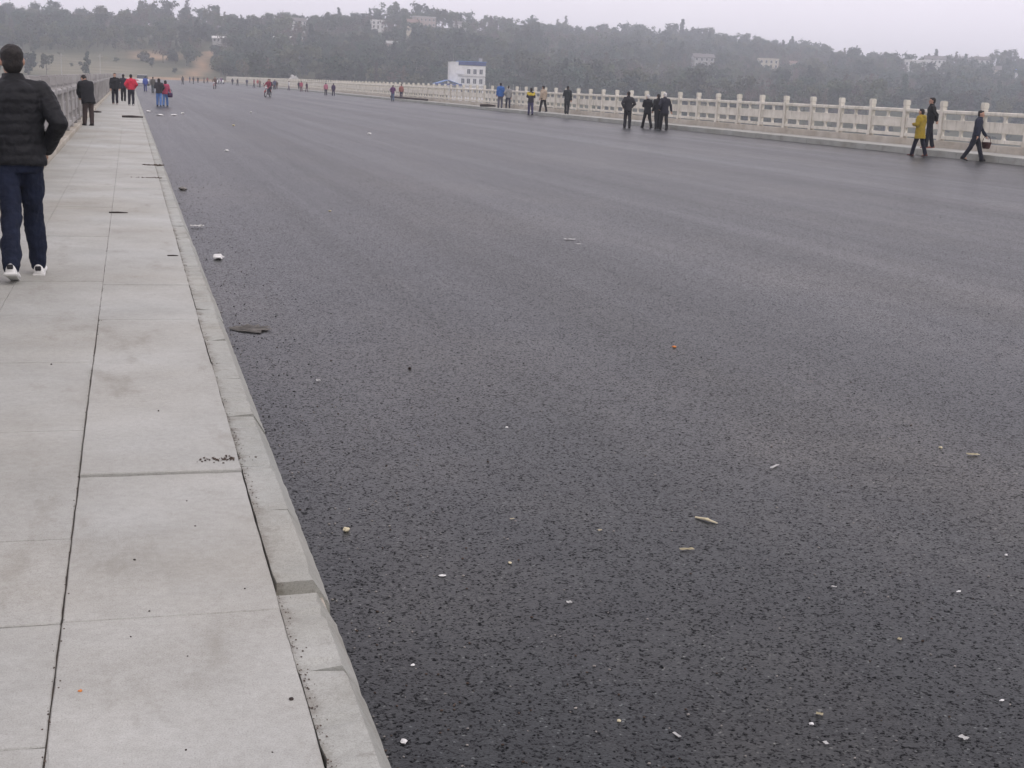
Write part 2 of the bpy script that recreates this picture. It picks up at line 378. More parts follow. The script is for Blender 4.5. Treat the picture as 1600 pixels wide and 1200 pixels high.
# ------------------------------------------------------------------ carved stone balustrades
BAY = 2.5477; PW = .195
def post_mesh(H):
    bm = bmesh.new(); w = PW/2
    box(bm, -w, w, -w, w, 0, H-.25, .012)
    box(bm, -w-.012, w+.012, -w-.012, w+.012, -.0, .09, .01)
    return mesh(bm)
def cap_mesh(H):
    bm = bmesh.new(); w = PW/2
    box(bm, -w*.90, w*.90, -w*.90, w*.90, H-.2505, H-.205)
    box(bm, -w-.008, w+.008, -w-.008, w+.008, H-.2045, H-.03, .006)
    box(bm, -w+.008, w-.008, -w+.008, w-.008, H-.0295, H, .006)
    return mesh(bm)
def panel_mesh(H):
    """one carved slab, along +y: foot rail, two pierced rows, solid field, handrail"""
    s = H/1.42; L = BAY-PW-.02; y0 = PW/2+.01; t = .048; bm = bmesh.new()
    def b(a, c, z0, z1, th, bev=.008): box(bm, -th, th, y0+a, y0+c, z0*s, z1*s, bev)
    b(0, L, .06, .185, t+.02)                    # foot rail, a slit of air below it
    b(0, L, .395, .762, t)                       # solid field
    for sd in (-1, 1):                           # moulded raised frame on each face of the field
        for (a, c, z0, z1) in ((.09, L-.09, .415, .44), (.09, L-.09, .72, .745), (.09, .12, .442, .718), (L-.12, L-.09, .442, .718)):
            box(bm, sd*(t-.002) if sd > 0 else -t-.012, t+.012 if sd > 0 else -(t-.002), y0+a, y0+c, z0*s, z1*s)
    b(0, L, .965, 1.105, t+.035, .03)            # handrail
    for zb, zt in ((.182, .398), (.759, .968)):
        zc = (zb+zt)/2; hz = (zt-zb)/2
        for c, w, half in ((L/2, .115, 0), (0, .07, 1), (L, .07, -1)):
            # vase outline: wide lip and foot, waist between
            pts = [(1.0, 1), (.95, .8), (.6, .55), (.5, .1), (.55, -.45), (.8, -.75), (.85, -1)]
            right = [(c+w*px, zc+hz*pz) for px, pz in pts]; left = [(c-w*px, zc+hz*pz) for px, pz in reversed(pts)]
            if half == 1: ol = right+[(c, zc-hz), (c, zc+hz)]
            elif half == -1: ol = [(c, zc+hz), (c, zc-hz)]+left
            else: ol = right+left
            va = [bm.verts.new((-.035, y0+p, q*s)) for p, q in ol]; vb = [bm.verts.new((.035, y0+p, q*s)) for p, q in ol]
            n = len(va); bm.faces.new(va); bm.faces.new(list(reversed(vb)))
            for i in range(n): bm.faces.new((va[i], vb[i], vb[(i+1) % n], va[(i+1) % n]))
    bmesh.ops.recalc_face_normals(bm, faces=bm.faces)
    return mesh(bm)
def balustrade(x, zb, H, ystart, yend, plw, ground, label, xin, sm='stone'):
    root = empty('stone_balustrade', (x, ystart, zb)); tag(root, label, 'balustrade')
    pm, cm, nm = post_mesh(H), cap_mesh(H), panel_mesh(H)
    k = 0; y = ystart
    while y < yend:
        far = y > 150
        p = link('post', pm, M[sm], root, (random.uniform(-.006, .006), y-ystart, random.uniform(-.006, .004)), (random.uniform(-.006, .006), random.uniform(-.006, .006), 0))
        link('post_cap', cm, M[sm], p)
        link('panel', nm, M[sm], root, (random.uniform(-.006, .006), y-ystart, random.uniform(-.005, .004)))
        y += BAY
    # plinth in cast lengths
    yy = -20-ystart
    bm = bmesh.new(); box(bm, -plw/2, plw/2, 0, BAY*4-.015, -(zb-ground)-.02, -.002, .012); mm = mesh(bm)
    while yy+ystart < yend: link('plinth', mm, M['plinth'], root, (xin, yy, 0)); yy += BAY*4
balustrade(29.2, .48, 1.45, 39.82-BAY*7, 436, .42, .2, 'pale carved stone balustrade along the right side of the bridge, behind the walkers', .01)
balustrade(-1.44, .30, 1.25, 2.5, 436, .38, .17, 'grey stone balustrade at the far left beside the walking man', .0, 'oldstone')

# ================================================================== THE LAND
RIDGE = [(-0.40,700,20),(-0.20,780,23),(-0.1075,780,24.4),(-0.0832,780,25.4),(-0.0421,780,25.9),(0.0001,780,27.3),(0.0433,780,27.8),(0.0876,780,28.9),(0.133,780,29.7),(0.1701,780,33.7),(0.2032,780,34.4),(0.2272,780,35.0),(0.2615,830,36.0),(0.2763,860,36.7),(0.3115,930,39.1),(0.3576,980,41.6),(0.4049,980,42.1),(0.4317,980,41.5),(0.4866,980,39.4),(0.5435,920,32.7),(0.5725,860,28.8),(0.6019,800,25.6),(0.6316,800,25.8),(0.6614,800,27.7),(0.7227,800,29.1),(0.7858,800,30.5),(1.2,800,28),(2.0,800,24)]
def lerp_table(u):
    if u <= RIDGE[0][0]: return RIDGE[0][1:]
    for a, b in zip(RIDGE, RIDGE[1:]):
        if u <= b[0]:
            t = (u-a[0])/(b[0]-a[0]); return (a[1]+(b[1]-a[1])*t, a[2]+(b[2]-a[2])*t)
    return RIDGE[-1][1:]
def smooth(t):
    t = min(1, max(0, t)); return t*t*(3-2*t)
def wav(x, y):
    return (sin(x*.021+1.3)*cos(y*.027+.4)+.6*sin(x*.047+y*.039)+.4*sin(x*.093-y*.071+2.))
def terrain(x, y):
    if y < 475:
        s = smooth((y-408)/(440-408)); base = -13+12.6*s
        return base + (.25*wav(x*3, y*3) if y > 430 and abs(x-13) > 40 else 0)
    Yr, hr = lerp_table(x/y)
    t = (y-475)/(Yr-475)
    if t <= 1:
        s = .45*smooth(t)+.55*t**1.15
        return -.4+(hr+.4)*s + 1.5*wav(x, y)*min(1, t*4)*(1-t)
    return hr - (y-Yr)*.05
def seg_d(px, py, ax, ay, bx, by):
    dx, dy = bx-ax, by-ay; t = max(0, min(1, ((px-ax)*dx+(py-ay)*dy)/(dx*dx+dy*dy)))
    return math.hypot(px-ax-t*dx, py-ay-t*dy)
def earth(x, y):
    n = noise.noise(Vector((x*.09, y*.07, 0)))*.5+noise.noise(Vector((x*.3, y*.25, 3)))*.25
    a = 1.15-math.hypot((x-10)/13, (y-604)/17)+n
    b = 1.2-seg_d(x, y, 20, 496, 34, 622)/3.4+n*.6
    c = 1-max(abs(x-14)/30, 0)+n if y < 490 else 0
    d = (1.1-seg_d(x, y, 55, 470, 150, 462)/9+n) if y < 500 else 0
    return max(0, min(1, max(a, b, c*1.6, d*.8)))
def field(x, y):
    n = noise.noise(Vector((x*.05, y*.05, 7)))
    return max(0, min(1, 1.4-math.hypot((x+16)/38, (y-530)/52)+n*.5))
bm = bmesh.new(); ea = bm.verts.layers.float.new('earth'); fi = bm.verts.layers.float.new('field')
X = [-600+24*i for i in range(17)]; X += [X[-1]+5*i for i in range(1, 80)]; X += [X[-1]+14*i for i in range(1, 72)]
Y = [396+4*i for i in range(24)]; Y += [Y[-1]+6*i for i in range(1, 80)]; Y += [Y[-1]+30*i for i in range(1, 8)]
g = []
for y in Y:
    row = []
    for x in X:
        z = terrain(x, y)
        if y > 470: z += .5*noise.noise(Vector((x*.06, y*.06, 1)))
        if -3 < x < 31 and y < 482: z = min(z, -.08)
        v = bm.verts.new((x, y, z)); v[ea] = earth(x, y); v[fi] = field(x, y); row.append(v)
    g.append(row)
for j in range(len(Y)-1):
    for i in range(len(X)-1): bm.faces.new((g[j][i], g[j][i+1], g[j+1][i+1], g[j+1][i]))
m, nt, b = new_mat('hillside_soil')
v = pos_vec(nt)
c = ramp(nt, nfac(nt, v, .12, 6, .65), [(.3, (.045, .055, .03)), (.55, (.085, .085, .05)), (.75, (.13, .11, .07))]).outputs[0]
at = node(nt, 'ShaderNodeAttribute', attribute_name='field')
c = mixc(nt, c, ramp(nt, nfac(nt, pos_vec(nt, (.03, .22, 1)), 1, 4), [(.35, (.12, .115, .075)), (.65, (.24, .215, .15))]).outputs[0], at.outputs['Fac'])
at = node(nt, 'ShaderNodeAttribute', attribute_name='earth')
er = ramp(nt, nfac(nt, v, .25, 5), [(.3, (.30, .19, .11)), (.7, (.42, .29, .18))]).outputs[0]
c = mixc(nt, c, er, at.outputs['Fac'])
nt.links.new(c, b.inputs['Base Color']); b.inputs['Roughness'].default_value = .95; b.inputs['Specular IOR Level'].default_value = .1
tag(link('hillside', mesh(bm, smooth=True), m), 'wooded hillside across the river', kind='structure')
bm = bmesh.new(); box(bm, -9000, 9000, -9000, 9000, -16, -14)
tag(link('ground', mesh(bm), m), 'low ground around the river', kind='structure')
bm = bmesh.new(); vs = [bm.verts.new(p) for p in ((-2500, -500, -11), (2500, -500, -11), (2500, 418, -11), (-2500, 418, -11))]; bm.faces.new(vs)
tag(link('river', mesh(bm), M['water']), 'grey green river under the bridge', kind='structure')

# ------------------------------------------------------------------ trees
def trunk_bm(bm, rnd, h, spread, n=5, r=.16, mi=0):
    tube(bm, (0, 0, -.6), (.05, .03, h*.45), r, r*.7, 7, True, mi)
    tube(bm, (.05, .03, h*.45), (rnd.uniform(-.2, .2), rnd.uniform(-.2, .2), h*.9), r*.7, r*.15, 6, True, mi)
    for i in range(n):
        a = rnd.uniform(0, 2*pi); z = h*rnd.uniform(.28, .65)
        tube(bm, (.03, .02, z), (cos(a)*spread*rnd.uniform(.5, .9), sin(a)*spread*rnd.uniform(.5, .9), z+h*rnd.uniform(.12, .3)), r*.4, r*.1, 5, True, mi)
def crown_bm(bm, rnd, h, spread, kind, mi=0, leaf=.42, per=34):
    lobes = []
    if kind == 'round':
        for i in range(13):
            a = rnd.uniform(0, 2*pi); q = rnd.uniform(.1, .75)*spread; z = h*rnd.uniform(.38, .92)
            q *= 1.15-abs(z/h-.6)*1.2
            lobes.append((Vector((cos(a)*q, sin(a)*q, z)), spread*rnd.uniform(.28, .48)))
    elif kind == 'tall':
        for i in range(13):
            t = i/12; a = rnd.uniform(0, 2*pi); q = rnd.uniform(0, .5)*spread*(1.1-t*.7)
            lobes.append((Vector((cos(a)*q, sin(a)*q, h*(.25+.72*t))), spread*rnd.uniform(.3, .5)*(1.1-.6*t)))
    elif kind == 'layer':
        for i in range(11):
            a = rnd.uniform(0, 2*pi); q = rnd.uniform(.2, .95)*spread; z = h*rnd.choice((.5, .68, .82, .95))
            lobes.append((Vector((cos(a)*q, sin(a)*q, z)), spread*rnd.uniform(.25, .4)))
    else:
        for i in range(9):
            a = rnd.uniform(0, 2*pi); q = rnd.uniform(.1, .7)*spread
            lobes.append((Vector((cos(a)*q, sin(a)*q, h*rnd.uniform(.1, .6))), spread*rnd.uniform(.3, .5)))
    for c, r in lobes:
        for k in range(per):
            d = Vector((rnd.gauss(0, 1), rnd.gauss(0, 1), rnd.gauss(0, .8)+.15)).normalized()
            p = c+d*r*rnd.uniform(.55, 1.1); s = leaf*rnd.uniform(.6, 1.3)
            n = (d+Vector((rnd.uniform(-.7, .7), rnd.uniform(-.7, .7), rnd.uniform(-.4, .8)))).normalized()
            u = n.orthogonal().normalized(); u.rotate(Matrix.Rotation(rnd.uniform(0, pi), 3, n)); w = n.cross(u)
            f = bm.faces.new([bm.verts.new(p+u*s*a+w*s*b_) for a, b_ in ((-.7, -.35), (.5, -.5), (.8, .3), (-.3, .6))]); f.material_index = mi
SPEC = [('round', 7, 3.1, 'leaf0'), ('round', 6, 3.0, 'leaf1'), ('tall', 8.5, 2.2, 'leaf0'), ('round', 5.2, 2.8, 'leaf0'),
        ('layer', 7, 3.2, 'leaf1'), ('tall', 7.5, 2.0, 'leaf2'), ('bush', 3.6, 2.6, 'leaf1'), ('layer', 6.5, 3.0, 'leaf2')]
src = bpy.data.collections.new('wood_kinds')
TRUNK, CROWN = [], []
for i, (kd, h, sp, lm) in enumerate(SPEC):
    rnd = random.Random(40+i)
    bm = bmesh.new()
    if kd != 'bush': trunk_bm(bm, rnd, h, sp, mi=0)
    TRUNK.append(mesh(bm)); TRUNK[-1].materials.append(M['bark'])
    per = 34 if lm != 'leaf2' else 16
    bm = bmesh.new(); crown_bm(bm, random.Random(90+i), h, sp, kd, 0, .45 if lm != 'leaf2' else .3, per)
    CROWN.append(mesh(bm)); CROWN[-1].materials.append(M[lm])
    bm = bmesh.new(); bm.from_mesh(TRUNK[-1]); crown_bm(bm, random.Random(90+i), h, sp, kd, 1, .45 if lm != 'leaf2' else .3, per)
    me = mesh(bm); me.materials.append(M['bark']); me.materials.append(M[lm])
    o = bpy.data.objects.new('wood_kind', me); src.objects.link(o)

HOUSE_CLEAR = []      # (x, y, radius) kept free of trees
def clear(x, y): return any(math.hypot((x-a)/r, (y-b)/(r*3.6) if y < b else (y-b)/r) < 1 for a, b, r in HOUSE_CLEAR)
# ------------------------------------------------------------------ houses on the far side
M['white_wall'] = vary('white_render', (.66, .65, .62), (.82, .81, .79), .6, .85)
M['cream_wall'] = vary('cream_render', (.52, .47, .36), (.66, .61, .50), .6, .85)
M['grey_wall'] = vary('grey_render', (.36, .35, .33), (.50, .49, .47), .6, .85)
M['pink_wall'] = vary('pinkish_brick', (.36, .29, .26), (.46, .38, .34), .8, .85)
M['tile'] = vary('grey_roof_tile', (.12, .11, .11), (.20, .18, .17), 2, .8)
M['redtile'] = vary('red_roof_tile', (.20, .13, .11), (.28, .19, .16), 2, .8)
M['bluesheet'] = vary('blue_sheet_metal', (.06, .16, .42), (.09, .24, .55), .8, .45)
M['deepblue'] = vary('deep_blue_paint', (.02, .04, .17), (.04, .07, .25), .8, .5)
M['glass'] = vary('window_glass', (.03, .035, .045), (.06, .07, .08), .5, .15, spec=.5)
M['white'] = vary('white_paint', (.72, .72, .72), (.82, .82, .82), 3, .5)
def house(label, x, y, w, d, h, storeys, cols, wall, roof, rz=0, rooftype='gable', base=None, group=None):
    z = terrain(x, y)+1.6 if base is None else base
    r = empty('house', (x, y, z), rz); r.scale = (.82, .82, .85) if x < 200 else (1, 1, 1.05); tag(r, label, 'house', group); HOUSE_CLEAR.append((x, y, w*.72+1.5))
    bm = bmesh.new(); box(bm, -w/2, w/2, -d/2, d/2, -5, h); link('wall', mesh(bm), M[wall], r)
    sh = h/storeys; cw = w/cols
    wb = bmesh.new(); box(wb, -.5, .5, -.04, .05, -.65, .65); wm = mesh(wb)
    fb = bmesh.new()
    for a, b_, c_, e in ((-.6, .6, .66, .76), (-.6, .6, -.78, -.66), (-.6, -.51, -.655, .655), (.51, .6, -.655, .655)): box(fb, a, b_, -.09, .02, c_, e)
    fm = mesh(fb)
    for s in range(storeys):
        for c in range(cols):
            if s == 0 and c == cols//2:
                dr = obox('door', -.55, .55, -.05, .05, 0, 2.1, M['tile'], r); dr.location = (-w/2+cw*(c+.5), -d/2-.02, 0.02); continue
            wo_ = link('window', wm, M['glass'], r, (-w/2+cw*(c+.5), -d/2-.02, sh*(s+.55))); link('frame', fm, M['white'], wo_)
    for s in range(storeys):
        sw = link('window', wm, M['glass'], r, (-w/2-.02, 0, sh*(s+.55)), (0, 0, -pi/2)); link('frame', fm, M['white'], sw)
    bm = bmesh.new()
    if rooftype == 'gable':
        prof = [(-d/2-.6, h-.1), (0, h+d*.27), (d/2+.6, h-.1), (d/2+.6, h-.28), (0, h+d*.27-.22), (-d/2-.6, h-.28)]
        a = [bm.verts.new((-w/2-.5, p, q)) for p, q in prof]; b_ = [bm.verts.new((w/2+.5, p, q)) for p, q in prof]
        bm.faces.new(list(reversed(a))); bm.faces.new(b_)
        for i in range(6): bm.faces.new((a[i], a[(i+1) % 6], b_[(i+1) % 6], b_[i]))
        bmesh.ops.recalc_face_normals(bm, faces=bm.faces)
        gb = bmesh.new()
        for sx in (-w/2+.01, w/2-.13):
            va = [gb.verts.new((sx, p, q)) for p, q in ((-d/2, h), (d/2, h), (0, h+d*.27-.25))]; vb = [gb.verts.new((sx+.12, p, q)) for p, q in ((-d/2, h), (d/2, h), (0, h+d*.27-.25))]
            gb.faces.new(va); gb.faces.new(vb)
            for i in range(3): gb.faces.new((va[i], vb[i], vb[(i+1) % 3], va[(i+1) % 3]))
        bmesh.ops.recalc_face_normals(gb, faces=gb.faces); link('gable', mesh(gb), M[wall], r)
    else:
        box(bm, -w/2-.25, w/2+.25, -d/2-.25, d/2+.25, h+.002, h+.22)
        for (a, b_, c, e) in ((-w/2-.2, w/2+.2, -d/2-.2, -d/2-.02), (-w/2-.2, w/2+.2, d/2+.02, d/2+.2), (-w/2-.2, -w/2-.02, -d/2, d/2), (w/2+.02, w/2+.2, -d/2, d/2)):
            box(bm, a, b_, c, e, h+.222, h+.8)
    link('roof', mesh(bm), M[roof], r)
    return r
house('white house with dark roof on the left hilltop, half hidden by trees', 85, 732, 11, 7, 5.5, 2, 4, 'white_wall', 'tile', .2)
house('small white house just under the skyline left of the hilltop houses', 126, 722, 8, 6, 4.6, 2, 3, 'white_wall', 'white_wall', 0, 'flat')
house('cream house at the front of the hilltop cluster', 142, 707, 8.5, 7, 6, 2, 3, 'cream_wall', 'redtile', -.1)
house('grey flat roofed house behind the cream hilltop house', 155, 742, 14, 8, 6, 2, 5, 'pink_wall', 'grey_wall', .1, 'flat')
house('low pale house on the right of the hilltop cluster', 176, 745, 8, 6, 4, 1, 3, 'white_wall', 'tile', 0)
house('grey house among trees in the middle of the far hillside', 299, 693, 11, 7, 5, 2, 4, 'grey_wall', 'tile', -.15)
house('cream row house half way up the far hillside', 349, 716, 11, 6, 4.6, 2, 4, 'cream_wall', 'cream_wall', -.3, 'flat')
house('tiny cream hut below the cream row house', 355, 697, 3.4, 4, 5.5, 2, 1, 'cream_wall', 'redtile', -.3)
house('long white terrace on the right hill, its left wing', 452, 726, 17, 7, 6.4, 2, 7, 'white_wall', 'white_wall', -.45, 'flat')
house('long white terrace on the right hill, its right wing with a gable', 470, 738, 12, 7, 7, 2, 5, 'white_wall', 'tile', -.45)
house('small white house high on the right hill beside tall trees', 512, 752, 9, 6, 6, 2, 3, 'white_wall', 'tile', -.5)
house('cream farmhouse low on the right hill', 478, 694, 13, 7, 4.6, 1, 4, 'cream_wall', 'tile', -.5)
house('pale house at the right edge of the photo under the trees', 494, 684, 8, 6, 4.2, 1, 3, 'white_wall', 'bluesheet', -.5)
house('long low white shed on the left hillside', 40, 640, 8, 4, 2.6, 1, 4, 'grey_wall', 'white_wall', 0)
house('small white shed above the road end, left of its twin', 67, 652, 4.4, 4, 2.6, 1, 2, 'white_wall', 'white_wall', 0)
house('white shed with long roof above the road end, right of its twin', 76, 656, 6.2, 4, 2.6, 1, 3, 'white_wall', 'white_wall', 0)
house('small brick house in the woods below the hilltop cluster', 116, 625, 6, 5, 4, 1, 2, 'pink_wall', 'grey_wall', 0)

# white riverside block with a blue rooftop shed, and its blue canopy
r = empty('riverside_building', (104.8, 432, -1.5), -.12); tag(r, 'white riverside block with stair tower and blue roof beyond the railing', 'building')
HOUSE_CLEAR.append((104, 432, 12))
bm = bmesh.new(); box(bm, -3.2, 5.6, -3.5, 3.5, -6, 10.1); link('wall', mesh(bm), M['white_wall'], r)
bm = bmesh.new(); box(bm, -5.8, -3.203, -3.9, 3.0, -6, 11.0); box(bm, -5.95, -3.05, -4.05, 3.15, 11.003, 11.15); link('stair_tower', mesh(bm), M['white_wall'], r)
rf = obox('roof', -3.0, 5.7, -3.7, 3.6, 10.3, 11.3, M['deepblue'], r); obox('roof_sheet', -3.2, 5.9, -3.95, 3.8, 11.303, 11.5, M['bluesheet'], rf)
wb = bmesh.new(); box(wb, -.5, .5, -.05, .05, -.75, .75); wm = mesh(wb)
fb = bmesh.new()
for a, b_, c_, e in ((-.62, .62, .76, .88), (-.62, .62, -.9, -.76), (-.62, -.51, -.755, .755), (.51, .62, -.755, .755), (-.03, .03, -.75, .75)): box(fb, a, b_, -.1, .02, c_, e)
fm = mesh(fb)
for zz in (2.2, 5.3, 8.3):
    for xx in (-1.6, .2, 2.2, 4.2):
        if zz > 8 and xx < -1: continue
        w_ = link('window', wm, M['glass'], r, (xx, -3.52, zz)); link('frame', fm, M['white'], w_)
sg = obox('sign_board', -3.9, -1.3, -4.02, -3.95, 7.4, 8.5, M['white'], r)
bm = bmesh.new(); tube(bm, (4.4, .5, 11.503), (4.4, .5, 12.6), .55, .55, 14); link('water_tank', mesh(bm), M['grey_wall'], r)
bm = bmesh.new(); tube(bm, (-4.6, -1, 11.15), (-4.6, -1, 13.6), .05, .03, 6); link('aerial', mesh(bm), M['grey_wall'], r)
obox('ledge', -3.25, 5.75, -3.75, -3.503, 3.65, 3.85, M['grey_wall'], r); obox('ledge', -3.25, 5.75, -3.75, -3.503, 6.75, 6.95, M['grey_wall'], r)
cn = empty('blue_canopy', (97.4, 428, -1.5)); tag(cn, 'blue sheet canopy on posts in front of the white riverside block', 'canopy')
bm = bmesh.new()
prof = [(-4.2, 4.1), (0, 5.4), (4.2, 4.1), (4.2, 3.95), (0, 5.25), (-4.2, 3.95)]
prism(bm, prof, -2.5, 2.5); bmesh.ops.recalc_face_normals(bm, faces=bm.faces); link('canopy_sheet', mesh(bm), M['bluesheet'], cn)
obox('fascia', -4.4, 4.4, -2.6, -2.503, 3.75, 4.25, M['deepblue'], cn)
for sx in (-3.9, 3.9):
    for sy in (-2.2, 2.2): obox('post', sx-.08, sx+.08, sy-.08, sy+.08, -1, 4.0 if sx else 5, M['grey_wall'], cn)

# tarpaulin mound, bank wall, poles
mr = random.Random(5); bm = bmesh.new(); bmesh.ops.create_icosphere(bm, subdivisions=3, radius=1)
for v in bm.verts:
    n = noise.noise(v.co*2.2)*.18; v.co = Vector((v.co.x*2.6+max(0, v.co.z)*.9, v.co.y*2, max(v.co.z, -.2)*2.0))*(1+n)
tag(link('tarpaulin_mound', mesh(bm, smooth=True), M['grey_wall'], None, (58.5, 520, 1.6)), 'pale tarpaulin covered heap at the foot of the hill', 'heap')
HOUSE_CLEAR.append((59, 520, 6)); HOUSE_CLEAR.append((58, 500, 8))
w = obox('bank_wall', -24, 24, -.4, .4, -3, 2.6, M['cream_wall']); w.location = (88, 447, -.6); w.rotation_euler = (0, 0, -.05)
tag(w, 'low pale retaining wall on the far bank behind the right railing', 'wall')
def pole(x, y, z, h, label):
    r = empty('utility_pole', (x, y, z)); tag(r, label, 'pole')
    bm = bmesh.new(); tube(bm, (0, 0, -1), (0, 0, h), .16, .1, 8); link('mast', mesh(bm), M['grey_wall'], r)
    obox('crossarm', -.8, .8, -.05, .05, h-.7, h-.58, M['grey_wall'], r)
pole(-8.6, 452, -.4, 7.4, 'pale utility pole standing beyond the end of the left balustrade')
pole(-21, 470, -.3, 7.2, 'pale utility pole on the field behind the walking man')

# bare saplings by the riverside block
for i, (x, y) in enumerate(((109, 424), (111.2, 427), (113.5, 424), (116, 428), (118.6, 425), (121.5, 427))):
    r = empty('bare_sapling', (x, y, -3.5)); tag(r, '%s leafless sapling counted rightwards from the white riverside block' % ('first', 'second', 'third', 'fourth', 'fifth', 'last')[i], 'tree', 'leafless saplings beside the riverside block')
    rnd = random.Random(i); bm = bmesh.new(); tube(bm, (0, 0, -1), (0, 0, 7), .13, .05, 6); link('trunk', mesh(bm), M['grey_wall'], r)
    bm = bmesh.new()
    for k in range(16):
        a = rnd.uniform(0, 6.28); z = rnd.uniform(3, 6.8); q = rnd.uniform(.6, 1.4); tube(bm, (0, 0, z), (cos(a)*q, sin(a)*q, z+rnd.uniform(.5, 1.3)), .035, .01, 4)
    link('crown', mesh(bm), M['bark'], r)

# ------------------------------------------------------------------ the wood and its single trees
def tree(kind, x, y, s, label, group=None, rz=None, zs=1.0):
    r = empty('tree', (x, y, terrain(x, y)-.2), random.uniform(0, 6.28) if rz is None else rz); r.scale = (s, s, s*zs)
    tag(r, label, 'tree', group)
    link('trunk', TRUNK[kind], None, r); link('crown', CROWN[kind], None, r)
placed = []
def rid(u): return lerp_table(u)[0]
def at_u(u, dy=0): y = rid(u)+dy; return u*y, y
for (u, k, s, zs, lab) in (
    (-.0505, 0, .95, 1.1, 'dome crowned tree on the skyline at the far left'),
    (-.0650, 3, .9, 1.0, 'flat topped tree at the left end of the skyline'),
    (.0000, 2, .95, 1.0, 'spindly tall tree rising above the left skyline'),
    (.1690, 2, 1.05, 1.1, 'pale tall tree topping the middle of the skyline'),
    (.2610, 0, .95, 1.0, 'round tree on the skyline right of the hilltop houses'),
    (.3580, 0, 1.0, 1.15, 'broad tree standing alone above the far ridge'),
    (.4240, 5, 1.15, 1.2, 'thin dark tree standing out on the far ridge'),
    (.4440, 4, 1.0, 1.0, 'spreading tree right of the thin dark ridge tree'),
    (.5580, 2, 1.0, 1.0, 'tall tree where the far ridge slopes down'),
    (.6900, 2, 1.1, 1.1, 'tall dark tree on the right hill above the white terrace'),
    (.7080, 0, 1.15, 1.1, 'bushy dark tree at the right end of the skyline')):
    x, y = at_u(u); tree(k, x, y, s, lab, None, None, zs); placed.append((x, y))
u = -.10
while u < .78:
    x, y = at_u(u, random.uniform(-12, 4))
    if not clear(x, y) and all(math.hypot(x-a, y-b) > 4 for a, b in placed):
        tree(random.choice((0, 0, 1, 1, 3, 4, 4, 7, 2)), x, y, random.choice((.6, .8, .9, 1.1, 1.3, 1.6))*random.uniform(.9, 1.1), 'small hazy tree in the tree line along the skyline', 'trees along the skyline'); placed.append((x, y))
    u += random.uniform(.005, .015)
for i in range(26):
    x = 125+i*11+random.uniform(-3, 3); y = 452+random.uniform(-6, 10)
    tree(random.choice((0, 1, 3, 4, 5, 7)), x, y, random.uniform(.75, 1.0), 'bushy tree on the far river bank behind the right railing', 'trees on the far river bank')
pts, scs = [], []
y = 418.0
while y < 1010:
    x = -.22*y
    while x < .95*y:
        px = x+random.uniform(-3, 3); py = y+random.uniform(-3, 3); x += 6.4
        yr = rid(px/py)
        if py > yr+6 or clear(px, py): continue
        if earth(px, py) > .25 or (-6 < px < 40 and py < 486): continue
        if py < 462 and px < 122: continue
        fl = field(px, py)
        if fl > .12 and random.random() < .96: continue
        if 50 < px < 150 and py < 478 and random.random() < .8: continue
        dn = noise.noise(Vector((px*.018, py*.018, 2)))
        if random.random() < max(0, -dn)*.7: continue
        pts.append((px, py, terrain(px, py)-.3)); scs.append(random.choice((.6, .75, .9, 1.0, 1.1, 1.25, 1.5))*random.uniform(.9, 1.1)*(1+.55*noise.noise(Vector((px*.022, py*.022, 4))))*(.4 if fl > .2 else 1))
    y += 6.4
me = bpy.data.meshes.new('wood'); me.from_pydata(pts, [], []); at_ = me.attributes.new('sc', 'FLOAT', 'POINT')
for i, s in enumerate(scs): at_.data[i].value = s
kd = me.attributes.new('kd', 'INT', 'POINT')
for i, p in enumerate(pts):
    n = noise.noise(Vector((p[0]*.012, p[1]*.012, 9)))+.25*noise.noise(Vector((p[0]*.05, p[1]*.05, 5)))
    brown = n > .1 or (180 < p[0] < 330 and p[1] < 620 and random.random() < .5)
    kd.data[i].value = random.choice((5, 7, 7, 1, 4, 6)) if brown else random.choice((0, 0, 0, 2, 3, 3, 1, 4, 6))
wood = link('wood', me); tag(wood, 'hazy mixed wood covering the far hillside', kind='stuff')
ng = bpy.data.node_groups.new('wood_scatter', 'GeometryNodeTree')
ng.interface.new_socket('Geometry', in_out='INPUT', socket_type='NodeSocketGeometry'); ng.interface.new_socket('Geometry', in_out='OUTPUT', socket_type='NodeSocketGeometry')
N = ng.nodes; Lk = ng.links
gi = N.new('NodeGroupInput'); go = N.new('NodeGroupOutput'); ip = N.new('GeometryNodeInstanceOnPoints'); ci = N.new('GeometryNodeCollectionInfo')
ci.inputs['Collection'].default_value = src; ci.inputs['Separate Children'].default_value = True; ci.inputs['Reset Children'].default_value = True
Lk.new(gi.outputs[0], ip.inputs['Points']); Lk.new(ci.outputs[0], ip.inputs['Instance']); ip.inputs['Pick Instance'].default_value = True
na = N.new('GeometryNodeInputNamedAttribute'); na.data_type = 'INT'; na.inputs['Name'].default_value = 'kd'
nb = N.new('GeometryNodeInputNamedAttribute'); nb.data_type = 'FLOAT'; nb.inputs['Name'].default_value = 'sc'
rv = N.new('FunctionNodeRandomValue'); rv.data_type = 'FLOAT_VECTOR'; rv.inputs[0].default_value = (0, 0, 0); rv.inputs[1].default_value = (.06, .06, 6.28)
Lk.new(na.outputs['Attribute'], ip.inputs['Instance Index']); Lk.new(nb.outputs['Attribute'], ip.inputs['Scale']); Lk.new(rv.outputs[0], ip.inputs['Rotation'])
Lk.new(ip.outputs[0], go.inputs[0])
wood.modifiers.new('scatter', 'NODES').node_group = ng
